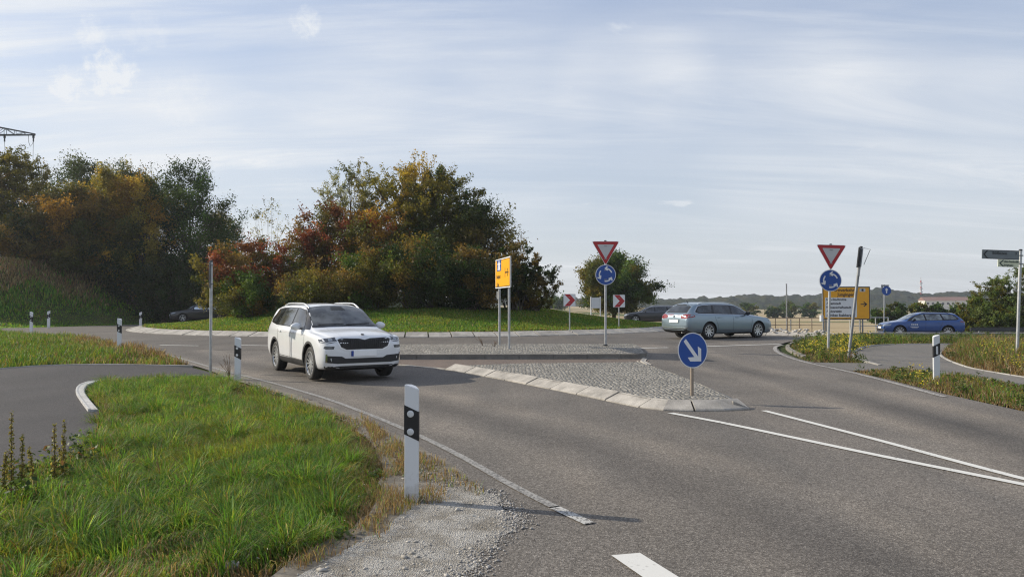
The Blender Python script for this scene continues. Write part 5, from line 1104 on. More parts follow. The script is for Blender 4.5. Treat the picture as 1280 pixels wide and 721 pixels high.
def build_trees():
    M_ = mound_z
    # roundabout island, left to right
    shrub_at(283, 312, 78, 42.5, 'shrub', 'red-brown shrub at the left end of the island planting, behind the slim grey pole', (('red', 4), ('brown', 2), ('olive', 1.4)), M_, multi=True, nb=34, nl=10000, leaf=.15, group=GI, cat='shrub', cb=.05)
    shrub_at(322, 296, 80, 45.5, 'shrub', 'reddish shrub below the sparse shoots that stand against the sky', (('red', 3), ('brown', 2), ('olive', 2)), M_, multi=True, nb=34, nl=11000, leaf=.15, group=GI, cat='shrub', cb=.05)
    shrub_at(333, 250, 60, 47, 'sapling', 'thin sparse sapling with few pale leaves above the red shrubs', (('pale', 3), ('olive', 1)), M_, multi=True, nb=20, nl=900, leaf=.12, trunk=.08, up=.05, spread=.5, cb=.5, sub=4, group=GI)
    shrub_at(378, 285, 74, 45, 'shrub', 'dense wine-red shrub left of the tall pale tree', (('red', 3), ('brown', 2.5), ('crimson', .25), ('olive', 1.6)), M_, multi=True, nb=36, nl=12000, leaf=.14, group=GI, cat='shrub', cb=.04)
    shrub_at(408, 254, 84, 46, 'tree', 'dark red and brown tree rising behind the white car', (('red', 2), ('brown', 3), ('olive', 2.4), ('crimson', .3)), M_, nb=44, nl=13000, leaf=.15, trunk=.13, group=GI, cb=.08)
    shrub_at(438, 206, 84, 49, 'tree', 'tall pale thin-leaved tree, highest left of the orange topped tree', (('pale', 5), ('olive', 2)), M_, nb=60, nl=8000, leaf=.13, trunk=.15, up=.03, spread=.36, cb=.35, shape=.66, group=GI, sub=5)
    shrub_at(462, 262, 96, 44.5, 'tree', 'orange-brown leafy tree in the front middle of the island planting', (('olive', 3), ('brown', 2), ('orange', 1.6), ('red', .8)), M_, multi=True, nb=46, nl=15000, leaf=.15, trunk=.16, group=GI, cb=.05)
    shrub_at(507, 203, 120, 48.5, 'tree', 'tallest island tree with orange and yellow top leaves coloured as sunlit and bare upper twigs', (('olive', 4), ('orange', 1.6), ('green', 2), ('yellow', 1.5)), M_, nb=84, nl=25000, shape=.68, leaf=.16, trunk=.2, top='yellow', up=.015, group=GI, cb=.14)  # yellow top palette paints sunlight onto the upper leaves
    shrub_at(552, 215, 126, 48, 'tree', 'broad olive green tree right of the tallest orange topped tree', (('olive', 3), ('green', 3), ('dark', 1), ('orange', 1)), M_, nb=84, nl=26000, shape=.62, leaf=.16, trunk=.2, top='olive', up=.012, group=GI, cb=.12)  # crown top kept olive to suggest sun on it, by leaf colour
    shrub_at(597, 250, 104, 46.5, 'tree', 'dark green-brown tree behind the edge-on yellow sign', (('dark', 3), ('olive', 3), ('brown', 2)), M_, nb=76, nl=21000, leaf=.15, trunk=.16, group=GI, cb=.06, shape=.55)
    shrub_at(528, 300, 120, 40.5, 'shrub', 'dark olive shrub low in the shade below the broad tree', (('dark', 3), ('olive', 2), ('brown', 2)), M_, multi=True, nb=44, nl=15000, leaf=.14, group=GI, cat='shrub', cb=.03)
    shrub_at(462, 318, 90, 40.2, 'shrub', 'low green shrub right behind the white car roof', (('green', 3), ('olive', 2), ('brown', 2)), M_, multi=True, nb=34, nl=11000, leaf=.13, group=GI, cat='shrub', cb=.03)
    shrub_at(590, 312, 88, 40.5, 'shrub', 'blackish brown shrub just left of the edge-on yellow sign', (('brown', 3), ('dark', 3)), M_, multi=True, nb=40, nl=14000, leaf=.13, group=GI, cat='shrub', cb=.03)
    shrub_at(642, 300, 64, 41.5, 'shrub', 'dark brown upright shrub just right of the edge-on yellow sign', (('brown', 3), ('dark', 3)), M_, multi=True, nb=34, nl=10500, leaf=.13, up=.02, group=GI, cat='shrub', cb=.03, shape=.4)
    shrub_at(667, 330, 66, 42, 'shrub', 'spiky dark shrub at the right end of the island planting', (('dark', 3), ('brown', 2), ('olive', 1)), M_, multi=True, nb=36, nl=8000, leaf=.12, up=.04, spread=.42, group=GI, cat='shrub', cb=.03, shape=.4)
    shrub_at(308, 345, 80, 40.5, 'shrub', 'low olive green shrub before the red ones, right of the slim pole', (('olive', 3), ('green', 3), ('brown', 1)), M_, multi=True, nb=28, nl=8500, leaf=.12, group=GI, cat='shrub', cb=.03)
    shrub_at(392, 340, 100, 40, 'shrub', 'low mixed green and rust shrub behind the left half of the white car', (('olive', 3), ('brown', 3), ('green', 1), ('red', 1)), M_, multi=True, nb=34, nl=11000, leaf=.12, group=GI, cat='shrub', cb=.03)
    # the bank on the left
    def bk(px, top_, w, Y, lab, pal, **k):
        k.setdefault('nb', 74); k.setdefault('nl', 21000); k.setdefault('shape', .62); k.setdefault('leaf', .19); return shrub_at(px, top_, w, Y, 'tree', lab, pal, T, trunk=.18, group=GL, **k)
    bk(15, 183, 96, 62, 'olive and rust tree at the left picture edge, under the pylon arm', (('olive', 4), ('yellow', 1.5), ('brown', 2)), top='olive', cb=.05, up=.015)
    bk(-40, 200, 110, 61, 'olive tree standing partly outside the left picture edge', (('olive', 4), ('brown', 3)), cb=.05)
    bk(100, 200, 110, 76, 'dark green tree whose top shows behind the rust coloured trees', (('dark', 4), ('olive', 2), ('green', 1)), cb=.25, leaf=.22)
    bk(160, 205, 90, 78, 'dark green tree top behind the yellow-orange tree', (('dark', 4), ('olive', 3)), cb=.25, leaf=.22)
    bk(92, 232, 92, 60, 'rust-brown tree between the left edge tree and the yellow-orange one', (('olive', 3), ('brown', 3), ('orange', 2)), cb=.04)
    bk(133, 212, 82, 62, 'yellow-green and golden tree, brightest on the bank', (('yellow', 4), ('orange', 2), ('olive', 3)), cb=.06, top='yellow')
    bk(175, 222, 88, 62, 'orange leaved tree left of the dark green one', (('olive', 3), ('orange', 2), ('yellow', 2)), cb=.05)
    bk(236, 208, 112, 64, 'large dark green tree at the right end of the bank', (('dark', 5), ('green', 3)), cb=.02, nb=70, nl=28000)
    bk(278, 262, 56, 68, 'smaller dark green tree behind the red island shrubs', (('green', 3), ('olive', 3), ('yellow', .6)), cb=.03, nl=9000)
    bk(40, 262, 92, 59.5, 'low dark brown shrubby tree on the bank slope below the left edge tree', (('brown', 3), ('dark', 3), ('olive', 2)), cb=.02, multi=True, nl=14000)
    bk(112, 285, 84, 61.5, 'dark brown shrubby tree low on the middle of the bank', (('brown', 3), ('dark', 4)), cb=.02, multi=True, nl=14000)
    bk(165, 300, 84, 61.5, 'blackish green shrubby tree under the orange tree', (('dark', 4), ('olive', 2), ('orange', .5)), cb=.02, multi=True, nl=13000)
    bk(215, 318, 80, 61, 'very dark shrubby tree at the foot of the large dark green tree', (('dark', 5),), cb=.02, multi=True, nl=13000)
    # beyond the roundabout
    shrub_at(767, 319, 102, 80, 'tree', 'round-crowned green tree behind the yield sign, olive on its left side', (('green', 4), ('olive', 3)), T, nb=90, nl=34000, leaf=.24, trunk=.22, cb=.16, shape=.45, sub=6, spread=.3)
    shrub_at(655, 352, 40, 230, 'tree', 'far hazy grey-green tree behind the spiky shrub', (('green', 3),), T, nb=26, nl=2500, leaf=.8, trunk=.4, cb=.1)
    shrub_at(693, 372, 34, 260, 'tree', 'low far tree left of the first chevron board', (('green', 3),), T, nb=22, nl=2000, leaf=.8, trunk=.4, cb=.05)
    for px, w, top_, lab in ((935, 22, 379, 'small round tree in the field behind the estate car bonnet'), (986, 26, 378, 'small green tree behind the thin dark pole'), (1013, 22, 379, 'small green tree between thin dark pole and yellow table'), (900, 20, 386, 'tiny low tree in the field left of the round one'), (966, 18, 384, 'tiny olive bush left of the thin dark pole')):
        shrub_at(px, top_, w, 235, 'field_tree', lab, (('green', 3), ('olive', 1)), T, nb=20, nl=1800, leaf=.6, trunk=.25, cb=.05, group='small trees along the far field edge')
    for px, w, top_, lab in ((1121, 26, 380, 'round light green bush left of the blue car windscreen'), (1148, 26, 379, 'yellowish bush above the blue car roof'), (1171, 26, 381, 'dark round bush over the rear of the blue car roof'), (1196, 26, 383, 'dark green bush right behind the blue car tail'), (1098, 22, 388, 'low bush between yellow table and round blue sign')):
        shrub_at(px, top_, w, 88, 'bush', lab, (('green', 3), ('olive', 2), ('yellow', .6 if px == 1148 else 0)), T, nb=26, nl=3200, leaf=.26, multi=True, cb=.03, cat='bush', group='round bushes behind the blue car')
    GR = 'loose green shrubs at the right edge behind the guard rail'
    for px, top_, w, Y, lab in ((1222, 372, 44, 50, 'low green shrub just right of the blue car tail'), (1244, 346, 56, 50.5, 'loose green shrub with feathery top between low and tall ones'), (1276, 334, 62, 50, 'tallest loose green shrub behind the cycle finger post'), (1318, 340, 62, 50.5, 'green shrub mostly beyond the right picture edge'), (1205, 392, 34, 51, 'smallest shrub behind the blue car rear window'), (1250, 385, 60, 48.5, 'low brownish green shrub along the guard rail')):
        shrub_at(px, top_, w, Y, 'shrub', lab, (('fresh', 3), ('olive', 2), ('fresh', 2)), T, multi=True, nb=44, nl=7000, leaf=.13, up=.03, cat='shrub', cb=.02, group=GR, shape=.4)
build_trees()

# ------------------------------------------------------------------ grass, weeds, flowers, stones
def scatter(poly, dens, seed, fn_keep=None):
    rs = np.random.RandomState(seed); p = np.array(poly); x0, y0 = p.min(0); x1, y1 = p.max(0); n = int((x1 - x0) * (y1 - y0) * dens); x = rs.uniform(x0, x1, n); y = rs.uniform(y0, y1, n); k = inpoly(x, y, poly)
    x, y = x[k], y[k]
    if fn_keep is not None: k = rs.uniform(0, 1, len(x)) < fn_keep(x, y); x, y = x[k], y[k]
    return x, y
def blades(name, x, y, z, h, w, col, lean=.45, seed=0, m=None, az=None):
    rs = np.random.RandomState(seed); n = len(x); a = rs.uniform(0, 2 * math.pi, n) if az is None else az; L = h * np.abs(rs.normal(lean, lean * .5, n)); f = a + rs.uniform(-1.2, 1.2, n)
    B = np.column_stack([x, y, z]); D = np.column_stack([np.cos(a), np.sin(a), np.zeros(n)]); Wd = np.column_stack([-np.sin(f), np.cos(f), np.zeros(n)]) * (w / 2)[:, None]; Zu = np.zeros((n, 3)); Zu[:, 2] = 1
    droop = np.clip(L / h, 0, 1.3)[:, None]; H = h[:, None]
    p1 = B + Zu * H * .5 + D * (L * .22)[:, None]; p2 = B + Zu * H * (.88 - .12 * droop) + D * (L * .60)[:, None]; p3 = B + Zu * H * (1.0 - .34 * droop) + D * L[:, None]
    V = np.stack([B - Wd, B + Wd, p1 - Wd * .85, p1 + Wd * .85, p2 - Wd * .55, p2 + Wd * .55, p3 - Wd * .08, p3 + Wd * .08], 1).reshape(-1, 3)
    i = np.arange(n)[:, None] * 8; F = np.concatenate([i + np.array([[0, 1, 3, 2]]), i + np.array([[2, 3, 5, 4]]), i + np.array([[4, 5, 7, 6]])]); co = np.ones((8 * n, 4), np.float32); co[:, :3] = np.repeat(np.clip(col, .004, .7), 8, 0)
    o = link(name, mesh_np(name, V, F, co), m or GRASSM); o['kind'] = 'stuff'; return o
def gcol(rs, n, pal, w):
    pal = np.array(pal); i = rs.choice(len(pal), n, p=np.array(w) / sum(w)); return pal[i] * (1 + rs.normal(0, .2, (n, 1)))
GREEN = [(.085, .20, .028), (.13, .25, .035), (.20, .28, .05), (.05, .125, .024)]; DRY = [(.27, .205, .12), (.20, .14, .08), (.36, .30, .19), (.12, .085, .05), (.24, .14, .07)]; YEL = [(.22, .22, .04), (.16, .19, .03)]
def mixcol(rs, n, dry, yel):
    g = gcol(rs, n, GREEN, (4, 4, 2, 3)); d = gcol(rs, n, DRY, (3, 3, 2, 2, 2)); yl = gcol(rs, n, YEL, (1, 1)); u = rs.uniform(0, 1, n); v = rs.uniform(0, 1, n)
    c = np.where((v < yel)[:, None], yl, g); return np.where((u < dry)[:, None], d, c)
def build_grass():
    near = PL([(0, 740), (300, 740), (400, 700), (475, 668), (500, 630), (488, 585), (470, 555), (442, 524), (398, 508), (330, 487), (288, 474), (235, 472), (160, 477), (118, 481), (113, 489), (120, 502), (130, 515), (124, 540), (100, 566), (60, 594), (0, 616), (-60, 625), (-120, 740)])
    edge = PL([(300, 745), (400, 702), (478, 668), (502, 630), (490, 585), (470, 555), (442, 524), (398, 508), (330, 487), (288, 474)])
    pedge = PL([(160, 477), (118, 481), (113, 489), (120, 502), (130, 515), (124, 540), (100, 566), (60, 594), (0, 616)])
    near = ragged(near, .07, .18, 5)
    drape('verge_soil', near, SOILM, -.004, .5, T); drape('verge_soil', [(-5.5, 5.0), (-1.3, 4.35), (-2.4, 3.0), (-4.0, 2.0), (-12, 1.5), (-12, 5.8)], SOILM, .02, .5, T)
    def lay(seed, dens, hr, wr, lean, keep=None, name='grass'):
        rs = np.random.RandomState(seed); x, y = scatter(near, dens, seed, keep); n = len(x); de = dist_line(x, y, edge); dp = dist_line(x, y, pedge)
        nz = vnoise(x, y, .55, 1) * .6 + vnoise(x, y, 1.6, 2) * .4; dry = np.clip(1.15 - de / .42, .06, 1) * .95 + .42 * (nz < .36) + .25 * np.clip(1 - dp / .5, 0, 1); yel = .15 + .5 * (vnoise(x, y, 1.1, 7) > .58)
        c = mixcol(rs, n, dry, yel) * (.72 + .56 * vnoise(x, y, .8, 21))[:, None]; h = rs.uniform(*hr, n) * (.22 + 1.35 * nz) * np.clip(.35 + de * 1.1, .3, 1); az = 2 * math.pi * vnoise(x, y, .45, 11) * 2 + rs.normal(0, .7, n)
        w = rs.uniform(*wr, n); z = T(x, y) + .0; return blades(name, x, y, z, h, w, c, lean, seed, az=az)
    cx_, cy_ = -2.2, 6.0
    lay(11, 4200, (.09, .24), (.0035, .0075), .6, lambda x, y: np.clip(1.25 - np.hypot(x - cx_, y - cy_) / 9, .25, 1) * np.clip(.55 + dist_line(x, y, edge) * .8, .35, 1))
    # arching tussocks
    rs = np.random.RandomState(5); tx, ty = scatter(near, 6.0, 44); k = (dist_line(tx, ty, edge) > .35); tx, ty = tx[k], ty[k]; X = []; Y_ = []; A = []; Hh = []; Cc = []
    for a, b in zip(tx, ty):
        n = rs.randint(110, 240); r = np.abs(rs.normal(0, .07, n)); t = rs.uniform(0, 6.283, n); X.append(a + r * np.cos(t)); Y_.append(b + r * np.sin(t)); A.append(t + rs.normal(0, .4, n)); Hh.append(rs.uniform(.12, .31, n) * rs.uniform(.65, 1.15)); Cc.append(mixcol(rs, n, np.full(n, .1), np.full(n, rs.choice([.1, .35]))) * rs.uniform(.75, 1.45))
    X, Y_, A, Hh, Cc = map(np.concatenate, (X, Y_, A, Hh, Cc)); blades('grass_tussocks', X, Y_, T(X, Y_), Hh, rs.uniform(.0035, .0085, len(X)), Cc, .85, 6, az=A)
    # dry fringe along the gravel and in it
    fr = PL([(240, 740), (380, 712), (480, 672), (512, 640), (520, 632), (560, 628), (570, 612), (530, 570), (490, 545), (450, 520), (470, 560), (480, 590), (470, 640), (400, 690), (300, 730)])
    x, y = scatter(fr, 3800, 21, lambda x, y: np.clip((vnoise(x, y, .22, 3) - .36) * 4, .03, 1) * np.clip(1.3 - dist_line(x, y, edge) / .55, .06, 1)); n = len(x); rs = np.random.RandomState(22); blades('dry_grass', x, y, T(x, y) + .02, rs.uniform(.03, .15, n) * np.clip(1.2 - dist_line(x, y, edge), .3, 1), rs.uniform(.003, .007, n), mixcol(rs, n, np.full(n, .86), np.full(n, .4)), .5, 23)
    # little tufts along the asphalt edge
    x, y = scatter(PL([(470, 560), (500, 552), (560, 582), (608, 614), (600, 622), (560, 605), (500, 585)]), 900, 31, lambda x, y: (vnoise(x, y, .18, 13) > .62) * 1.0); n = len(x); blades('dry_grass', x, y, G(x, y), rs.uniform(.02, .08, n), rs.uniform(.003, .006, n), mixcol(rs, n, np.full(n, .8), np.full(n, .4)), .5, 33)
    # far wedge on the left between ring and path
    wedge = PL([(-80, 414.5), (0, 417.5), (60, 420.5), (120, 426), (160, 434), (200, 443), (236, 456), (140, 455), (60, 456), (0, 460), (-80, 468)])
    ed = PL([(120, 426), (160, 434), (200, 443), (236, 456), (140, 455)])
    x, y = scatter(wedge, 420, 41); n = len(x); rs = np.random.RandomState(42); de = dist_line(x, y, ed); dry = np.clip(1.1 - de / 1.6, .10, .95) * (.4 + .9 * vnoise(x, y, 1.2, 5)); blades('grass', x, y, T(x, y), rs.uniform(.12, .30, n) * (.5 + vnoise(x, y, .8, 6)), rs.uniform(.012, .022, n), mixcol(rs, n, dry, np.full(n, .3)) * .9, .5, 43)
    drape('verge_soil', wedge, SOILM, -.004, 1.0, T)
    # bank and strip below it
    rs = np.random.RandomState(51); n = 150000; x = rs.uniform(-62, -18, n); y = rs.uniform(44.3, 70, n); k = (np.hypot(x - CX, y - CY) > 25.2) & (T(x, y) - G(x, y) > -.06); x, y = x[k], y[k]; n = len(x); up = T(x, y) - G(x, y)
    dry = np.clip((up - .9) / 1.6, 0, 1) * (.25 + .75 * (vnoise(x, y, 2.5, 8) > .45)); hh = (.10 + .22 * np.clip((up - .6) / 1.0, 0, 1)) * rs.uniform(.6, 1.4, n) * (.5 + vnoise(x, y, 1.5, 4)); blades('bank_grass', x, y, T(x, y) - .02, hh, rs.uniform(.035, .07, n), mixcol(rs, n, dry * .85, np.full(n, .1)) * 1.25, .5, 52)
    # mown grass of the island
    n = 120000; a = rs.uniform(R(180), R(372), n); r = np.sqrt(rs.uniform(.12, 1, n)) * (RI - .95); x = CX + r * np.cos(a); y = CY + r * np.sin(a); blades('mown_grass', x, y, mound_z(x, y) - .01, rs.uniform(.05, .12, n) * (.6 + .8 * vnoise(x, y, .9, 2)), rs.uniform(.02, .045, n), mixcol(rs, n, np.full(n, .05), np.where(vnoise(x, y, 2.0, 3) > .5, .5, .12)) * 1.0, .4, 53)
    n = 9000; a = rs.uniform(R(180), R(372), n); r = RI - .95 + rs.normal(0, .06, n); x = CX + r * np.cos(a); y = CY + r * np.sin(a); blades('mown_grass', x, y, mound_z(x, y) - .01, rs.uniform(.06, .18, n) * (vnoise(x, y, .7, 2)), rs.uniform(.02, .04, n), mixcol(rs, n, np.full(n, .25), np.full(n, .3)), .6, 54)
    # right verge: three patches with weeds and yellow flowers
    pa = PL([(986, 433), (998, 427), (1040, 424), (1100, 424), (1300, 425), (1300, 430), (1200, 429.6), (1120, 430), (1084, 432.5), (1068, 440), (1071, 449), (1084, 453.5), (1050, 453), (1012, 451), (990, 441)])
    pb_ = PL([(1066, 463), (1100, 463), (1145, 463.5), (1205, 471), (1262, 480), (1320, 487), (1400, 494), (1440, 560), (1280, 511), (1180, 490), (1112, 472.5)])
    pc = PL([(1188, 434.5), (1210, 430.5), (1300, 430.5), (1420, 432), (1420, 486), (1330, 478), (1245, 465), (1209, 458), (1184, 448.5), (1176, 441)])
    for i, (pp, dn, dr, hr) in enumerate(((pa, 480, .35, (.10, .34)), (pb_, 800, .62, (.08, .24)), (pc, 520, .66, (.22, .60)))):
        drape('verge_soil', pp, SOILM, .0, .8, T); x, y = scatter(pp, dn, 60 + i); n = len(x); rs = np.random.RandomState(70 + i); de = dist_line(x, y, list(pp) + [pp[0]]); sc = np.clip(.3 + de * 1.4, .3, 1)
        blades('grass', x, y, T(x, y), rs.uniform(*hr, n) * (.5 + .8 * vnoise(x, y, .9, i)) * sc, rs.uniform(.009, .018, n), mixcol(rs, n, np.clip(dr + .5 * (1 - sc) + .5 * (vnoise(x, y, 1.3, 9 + i) - .5), 0, 1), np.full(n, .35)), .5, 80 + i)
    # leafy weeds
    def leaves(name, x, y, z, s, col, seed):
        rs = np.random.RandomState(seed); n = len(x); C = np.column_stack([x, y, z]); nn = rs.normal(0, .6, (n, 3)); nn[:, 2] = np.abs(nn[:, 2]) + .5; nn /= np.linalg.norm(nn, axis=1)[:, None]; t = np.cross(nn, rs.normal(0, 1, (n, 3))); t /= np.linalg.norm(t, axis=1)[:, None]; b = np.cross(nn, t); s = s[:, None]
        V = np.stack([C - t * s * .5, C + b * s * .28, C + t * s * .5, C - b * s * .28], 1).reshape(-1, 3); co = np.ones((4 * n, 4), np.float32); co[:, :3] = np.repeat(np.clip(col, .004, .8), 4, 0)
        o = link(name, mesh_np(name, V, np.arange(4 * n).reshape(-1, 4), co), LEAF); o['kind'] = 'stuff'; return o
    def clumps(poly, nc, per, rad, hh, seed, keep=None):
        rs = np.random.RandomState(seed); cx, cy = scatter(poly, nc, seed, keep); X = []; Y_ = []; Z = []
        for a, b in zip(cx, cy):
            k = rs.randint(per // 2, per * 2); H = rs.uniform(*hh); q = rs.uniform(0, 1, k); r = np.abs(rs.normal(0, rad, k)) * (1.1 - .5 * q); t = rs.uniform(0, 6.283, k); X.append(a + r * np.cos(t)); Y_.append(b + r * np.sin(t)); Z.append(q * H)
        X, Y_, Z = map(np.concatenate, (X, Y_, Z)); return X, Y_, T(X, Y_) + Z
    for i, (pp, nc, per, hh, keep) in enumerate(((pa, 9, 60, (.1, .42), None), (pb_, 7, 50, (.08, .24), None), (pc, 4, 50, (.15, .45), None), (near, 2.2, 60, (.05, .16), None), (PL([(-40, 640), (0, 600), (60, 575), (110, 560), (118, 600), (60, 640)]), 14, 70, (.08, .34), None), (wedge, 1.2, 40, (.06, .2), None))):
        X, Y_, Z = clumps(pp, nc, per, .11, hh, 90 + i); n = len(X); rs = np.random.RandomState(95 + i); leaves('leafy_weeds', X, Y_, Z, rs.uniform(.03, .075, n), gcol(rs, n, [(.075, .12, .03), (.11, .15, .045), (.045, .075, .025), (.17, .10, .05)], (4, 3, 3, .8)), 97 + i)
    fa = PL([(1000, 432), (1040, 427), (1090, 431), (1070, 442), (1070, 450), (1030, 449), (1000, 442)]); fc = PL([(1225, 434), (1300, 434), (1420, 440), (1400, 478), (1290, 470), (1235, 458)])
    for i, (pp, nc, hh) in enumerate(((fa, 6, (.2, .5)), (fc, 5.5, (.25, .55)), (pb_, 1.2, (.1, .3)))):
        rs = np.random.RandomState(110 + i); cx, cy = scatter(pp, nc, 111 + i); X = []; Y_ = []; Z = []
        for a, b in zip(cx, cy):
            k = rs.randint(6, 26); X.append(a + rs.normal(0, .14, k)); Y_.append(b + rs.normal(0, .14, k)); Z.append(rs.uniform(hh[0], hh[1]) * rs.uniform(.6, 1.05, k))
        X, Y_, Z = map(np.concatenate, (X, Y_, Z)); n = len(X); leaves('yellow_flowers', X, Y_, T(X, Y_) + Z, rs.uniform(.035, .06, n), gcol(rs, n, [(.62, .48, .04), (.72, .60, .10)], (1, 1)), 115 + i)
    x, y = scatter(near, 9, 131, lambda x, y: (dist_line(x, y, edge) < .35) * 1.0 + .02); n = len(x); rs = np.random.RandomState(132); leaves('white_flower_heads', x, y, T(x, y) + rs.uniform(.08, .22, n), rs.uniform(.012, .025, n), np.full((n, 3), .55), 133)
    # fallen leaves, stones
    gp = PL([(330, 735), (400, 702), (460, 672), (505, 640), (500, 612), (474, 562), (500, 552), (570, 588), (612, 614), (638, 638), (640, 656), (604, 694), (572, 728)])
    def stones(name, x, y, z, s, col, m, seed):
        rs = np.random.RandomState(seed); n = len(x); base = np.array([[1, 0, 0], [-1, 0, 0], [0, 1, 0], [0, -1, 0], [0, 0, 1], [0, 0, -1], [.6, .6, .55], [-.6, .6, .5], [-.6, -.6, .55], [.6, -.6, .5]], float); tri = np.array([[4, 0, 6], [4, 6, 2], [4, 2, 7], [4, 7, 1], [4, 1, 8], [4, 8, 3], [4, 3, 9], [4, 9, 0], [5, 6, 0], [5, 2, 6], [5, 7, 2], [5, 1, 7], [5, 8, 1], [5, 3, 8], [5, 9, 3], [5, 0, 9]])
        V = base[None] * (1 + rs.uniform(-.3, .3, (n, 10, 1))); V[..., 2] *= .6; a = rs.uniform(0, 6.28, n); c, s_ = np.cos(a)[:, None], np.sin(a)[:, None]; st = rs.uniform(.7, 1.4, (n, 1)); vx = V[..., 0] * st; V = np.stack([vx * c - V[..., 1] * s_, vx * s_ + V[..., 1] * c, V[..., 2]], -1) * s[:, None, None] + np.column_stack([x, y, z])[:, None]
        F = (np.arange(n)[:, None, None] * 10 + tri[None]).reshape(-1, 3); co = np.ones((10 * n, 4), np.float32); co[:, :3] = np.repeat(col, 10, 0); o = link(name, mesh_np(name, V.reshape(-1, 3), F, co), m); o['kind'] = 'stuff'; return o
    STONE = leaf_mat('stones', 0.0, .9, .2)
    x, y = scatter(gp, 4500, 141, lambda x, y: .10 + .9 * np.clip(vnoise(x, y, .3, 4) * 1.6 - .5, 0, 1)); n = len(x); rs = np.random.RandomState(142); s = np.exp(rs.normal(-5.85, .62, n)); g = rs.uniform(.26, .52, n); stones('gravel', x, y, G(x, y) + .003 + s * .1, s, np.column_stack([g, g * .94, g * .84]), STONE, 143)
    bp = PL([(300, 475), (392, 505), (455, 528), (500, 552), (560, 582), (604, 612), (560, 610), (500, 590), (470, 560), (440, 532), (392, 510), (330, 489)]); x, y = scatter(bp, 900, 148); n = len(x); rs = np.random.RandomState(149); s = np.exp(rs.normal(-5.2, .5, n)); g = rs.uniform(.18, .42, n); stones('gravel', x, y, G(x, y) + .003 + s * .1, s, np.column_stack([g, g * .92, g * .8]), STONE, 149)
    x, y = scatter(bp, 900, 171, lambda x, y: .12 + .88 * (vnoise(x, y, .3, 15) > .52)); n = len(x); blades('dry_grass', x, y, G(x, y), rs.uniform(.02, .09, n), rs.uniform(.004, .008, n), mixcol(rs, n, np.full(n, .8), np.full(n, .4)), .5, 172)
    ed_ = smooth_line(PL([(612, 614), (638, 640), (640, 656), (600, 696), (566, 732)]), 12); rs = np.random.RandomState(145); q = rs.randint(0, len(ed_), 3200); x = np.array([ed_[k][0] for k in q]) + rs.normal(0, .07, 3200); y = np.array([ed_[k][1] for k in q]) + rs.normal(0, .07, 3200); n = 3200; s = np.exp(rs.normal(-5.35, .5, n)); g = rs.uniform(.2, .46, n); stones('gravel', x, y, G(x, y) + .003 + s * .1, s, np.column_stack([g, g * .95, g * .88]), STONE, 147)
    rp = PL([(570, 730), (604, 696), (642, 656), (650, 640), (615, 610), (560, 575), (640, 640), (690, 665), (640, 700), (600, 735)]); x, y = scatter(rp, 110, 151); n = len(x); s = np.exp(rs.normal(-5.6, .4, n)); g = rs.uniform(.3, .5, n); stones('gravel', x, y, G(x, y) + .004 + s * .1, s, np.column_stack([g, g * .96, g * .9]), STONE, 153)
    x, y = scatter(PL([(903, 413.5), (1036, 416.5), (1036, 421), (903, 417)]), 6, 161); n = len(x); s = rs.uniform(.04, .12, n); g = rs.uniform(.35, .5, n); stones('rubble', x, y, G(x, y) + .15, s, np.column_stack([g, g * .94, g * .86]), STONE, 163)
build_grass()

# single weeds and small things
def stalk_plant(px, py, ptop, lab, seed, name='dock_plant', dry=.6, n=420, group='tall dried dock stalks by the cycle path'):
    x, y = P(px, py); z = float(T(x, y)); H = Zp(ptop, y) - z; rs = np.random.RandomState(seed); t = empty(name, (x, y, z), 0, lab, 'plant', group); lx, ly = rs.normal(0, .05, 2); b = MB(); b.tube([(0, 0, -.03), (lx * .4, ly * .4, H * .5), (lx, ly, H)], [.006, .005, .002], 5); b.build('stem', plain('dry stem', (.10, .075, .035), .9), t)
    q = rs.uniform(.12, 1, n); rad = .030 * (1 - .6 * q) * rs.uniform(.3, 1.3, n); a = rs.uniform(0, 6.28, n); q = np.round(q * 13) / 13 + rs.normal(0, .02, n); C = np.column_stack([lx * q + rad * np.cos(a), ly * q + rad * np.sin(a), q * H]); s = rs.uniform(.008, .024, n) * (1.6 - .8 * q); s = s[:, None]
    nn = rs.normal(0, 1, (n, 3)); nn /= np.linalg.norm(nn, axis=1)[:, None]; tt = np.cross(nn, rs.normal(0, 1, (n, 3))); tt /= np.linalg.norm(tt, axis=1)[:, None]; bb = np.cross(nn, tt); V = np.stack([C - tt * s * .6, C + bb * s * .35, C + tt * s * .6, C - bb * s * .35], 1).reshape(-1, 3)
    col = gcol(rs, n, [(.15, .16, .045), (.20, .16, .07), (.11, .08, .04), (.26, .24, .08)], (3, 1.5, 1, 2)); co = np.ones((4 * n, 4), np.float32); co[:, :3] = np.repeat(np.clip(col, .01, .6), 4, 0); link('leaf_whorls', mesh_np('leaves', V, np.arange(4 * n).reshape(-1, 4), co), LEAF, t)
for i, (px, py, tp, lab) in enumerate(((14, 622, 517, 'tall brown dock stalk, leftmost and highest of the row'), (27, 620, 542, 'brown dock stalk second from the left picture edge'), (45, 624, 558, 'short dark dock stalk in the middle of the row'), (68, 612, 531, 'dock stalk on the right side of the row, next to the topmost one there'), (78, 606, 526, 'olive dock stalk, taller of the right pair'), (3, 630, 565, 'short dock stalk cut by the left picture edge'), (88, 600, 556, 'yellowish low dock stalk ending the row at the right'))):
    stalk_plant(px, py, tp, lab, 200 + i)
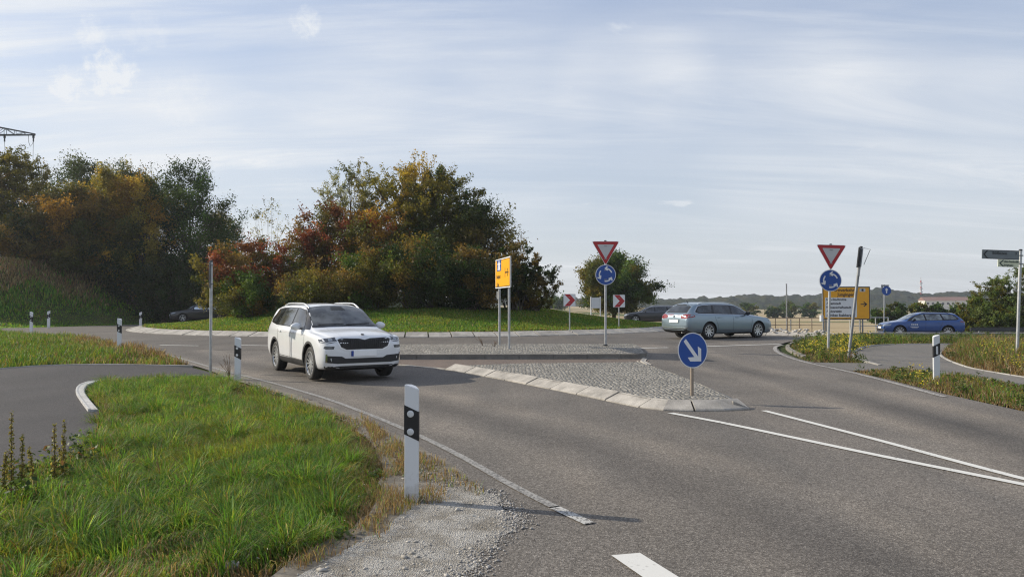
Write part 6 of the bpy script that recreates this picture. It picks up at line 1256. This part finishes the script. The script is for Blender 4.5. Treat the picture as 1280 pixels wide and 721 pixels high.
def twig(px, py, ptop, lab, seed, dz=0, lean=0):
    x, y = P(px, py, dz); z = float(G(x, y)) + dz - .02; H = Zp(ptop, y) - z; rs = random.Random(seed); t = empty('dry_weed', (x, y, z), 0, lab, 'plant'); b = MB()
    for k in range(6):
        a = rs.uniform(0, 6.3); h = H * rs.uniform(.5, 1); r = rs.uniform(.02, .14); p = (r * math.cos(a) + lean * h, r * math.sin(a), h); b.tube([(0, 0, 0), (p[0] * .35, p[1] * .35, h * .55), p], [.007, .005, .002], 4)
        for j in range(4): f = rs.uniform(.4, .95); q = Vector((p[0] * f, p[1] * f, h * f)); b.tube([q, q + Vector((rs.uniform(-.07, .07), rs.uniform(-.07, .07), rs.uniform(.02, .1)))], [.004, .002], 3)
    b.build('stems', plain('dead stems', (.13, .085, .05), .95), t)
twig(287, 474, 440, 'dead brown weed leaning against the second delineator in the grass', 1, 0, -.2); twig(604, 432, 420, 'dry weed growing from the setts beside the edge-on yellow sign', 2, .135, -.5); twig(618, 433, 426, 'small withered tuft at the foot of the edge-on yellow sign', 3, .135)
x, y = P(290, 707); t = empty('stone_block', (x, y, float(G(x, y))), R(20), 'pale broken stone lying in dry grass at the bottom edge', 'stone'); b = MB(); b.box((0, 0, .01), (.085, .05, .04), Matrix.Rotation(.2, 3, 'Y'), .012)
for v in b.bm.verts: v.co += Vector((random.Random(int(v.co.x * 1e4)).uniform(-.006, .006),) * 3)
b.build('block', concrete('pale stone', (.36, .35, .33), 3), t)

# ------------------------------------------------------------------ air
def haze():
    b = MB(); b.box((0, 580, 18), (2700, 1320, 60)); o = b.build('haze', None); o['kind'] = 'stuff'; m = bpy.data.materials.new('thin haze'); m.use_nodes = True; nt = m.node_tree; nt.nodes.clear(); out = nt.nodes.new('ShaderNodeOutputMaterial'); v = nt.nodes.new('ShaderNodeVolumePrincipled')
    v.inputs['Color'].default_value = (.86, .92, 1, 1); v.inputs['Density'].default_value = .00032; v.inputs['Anisotropy'].default_value = .3; nt.links.new(v.outputs[0], out.inputs['Volume']); o.data.materials.append(m); o.display_type = 'WIRE'
HAZE_ON = True
if HAZE_ON: haze()
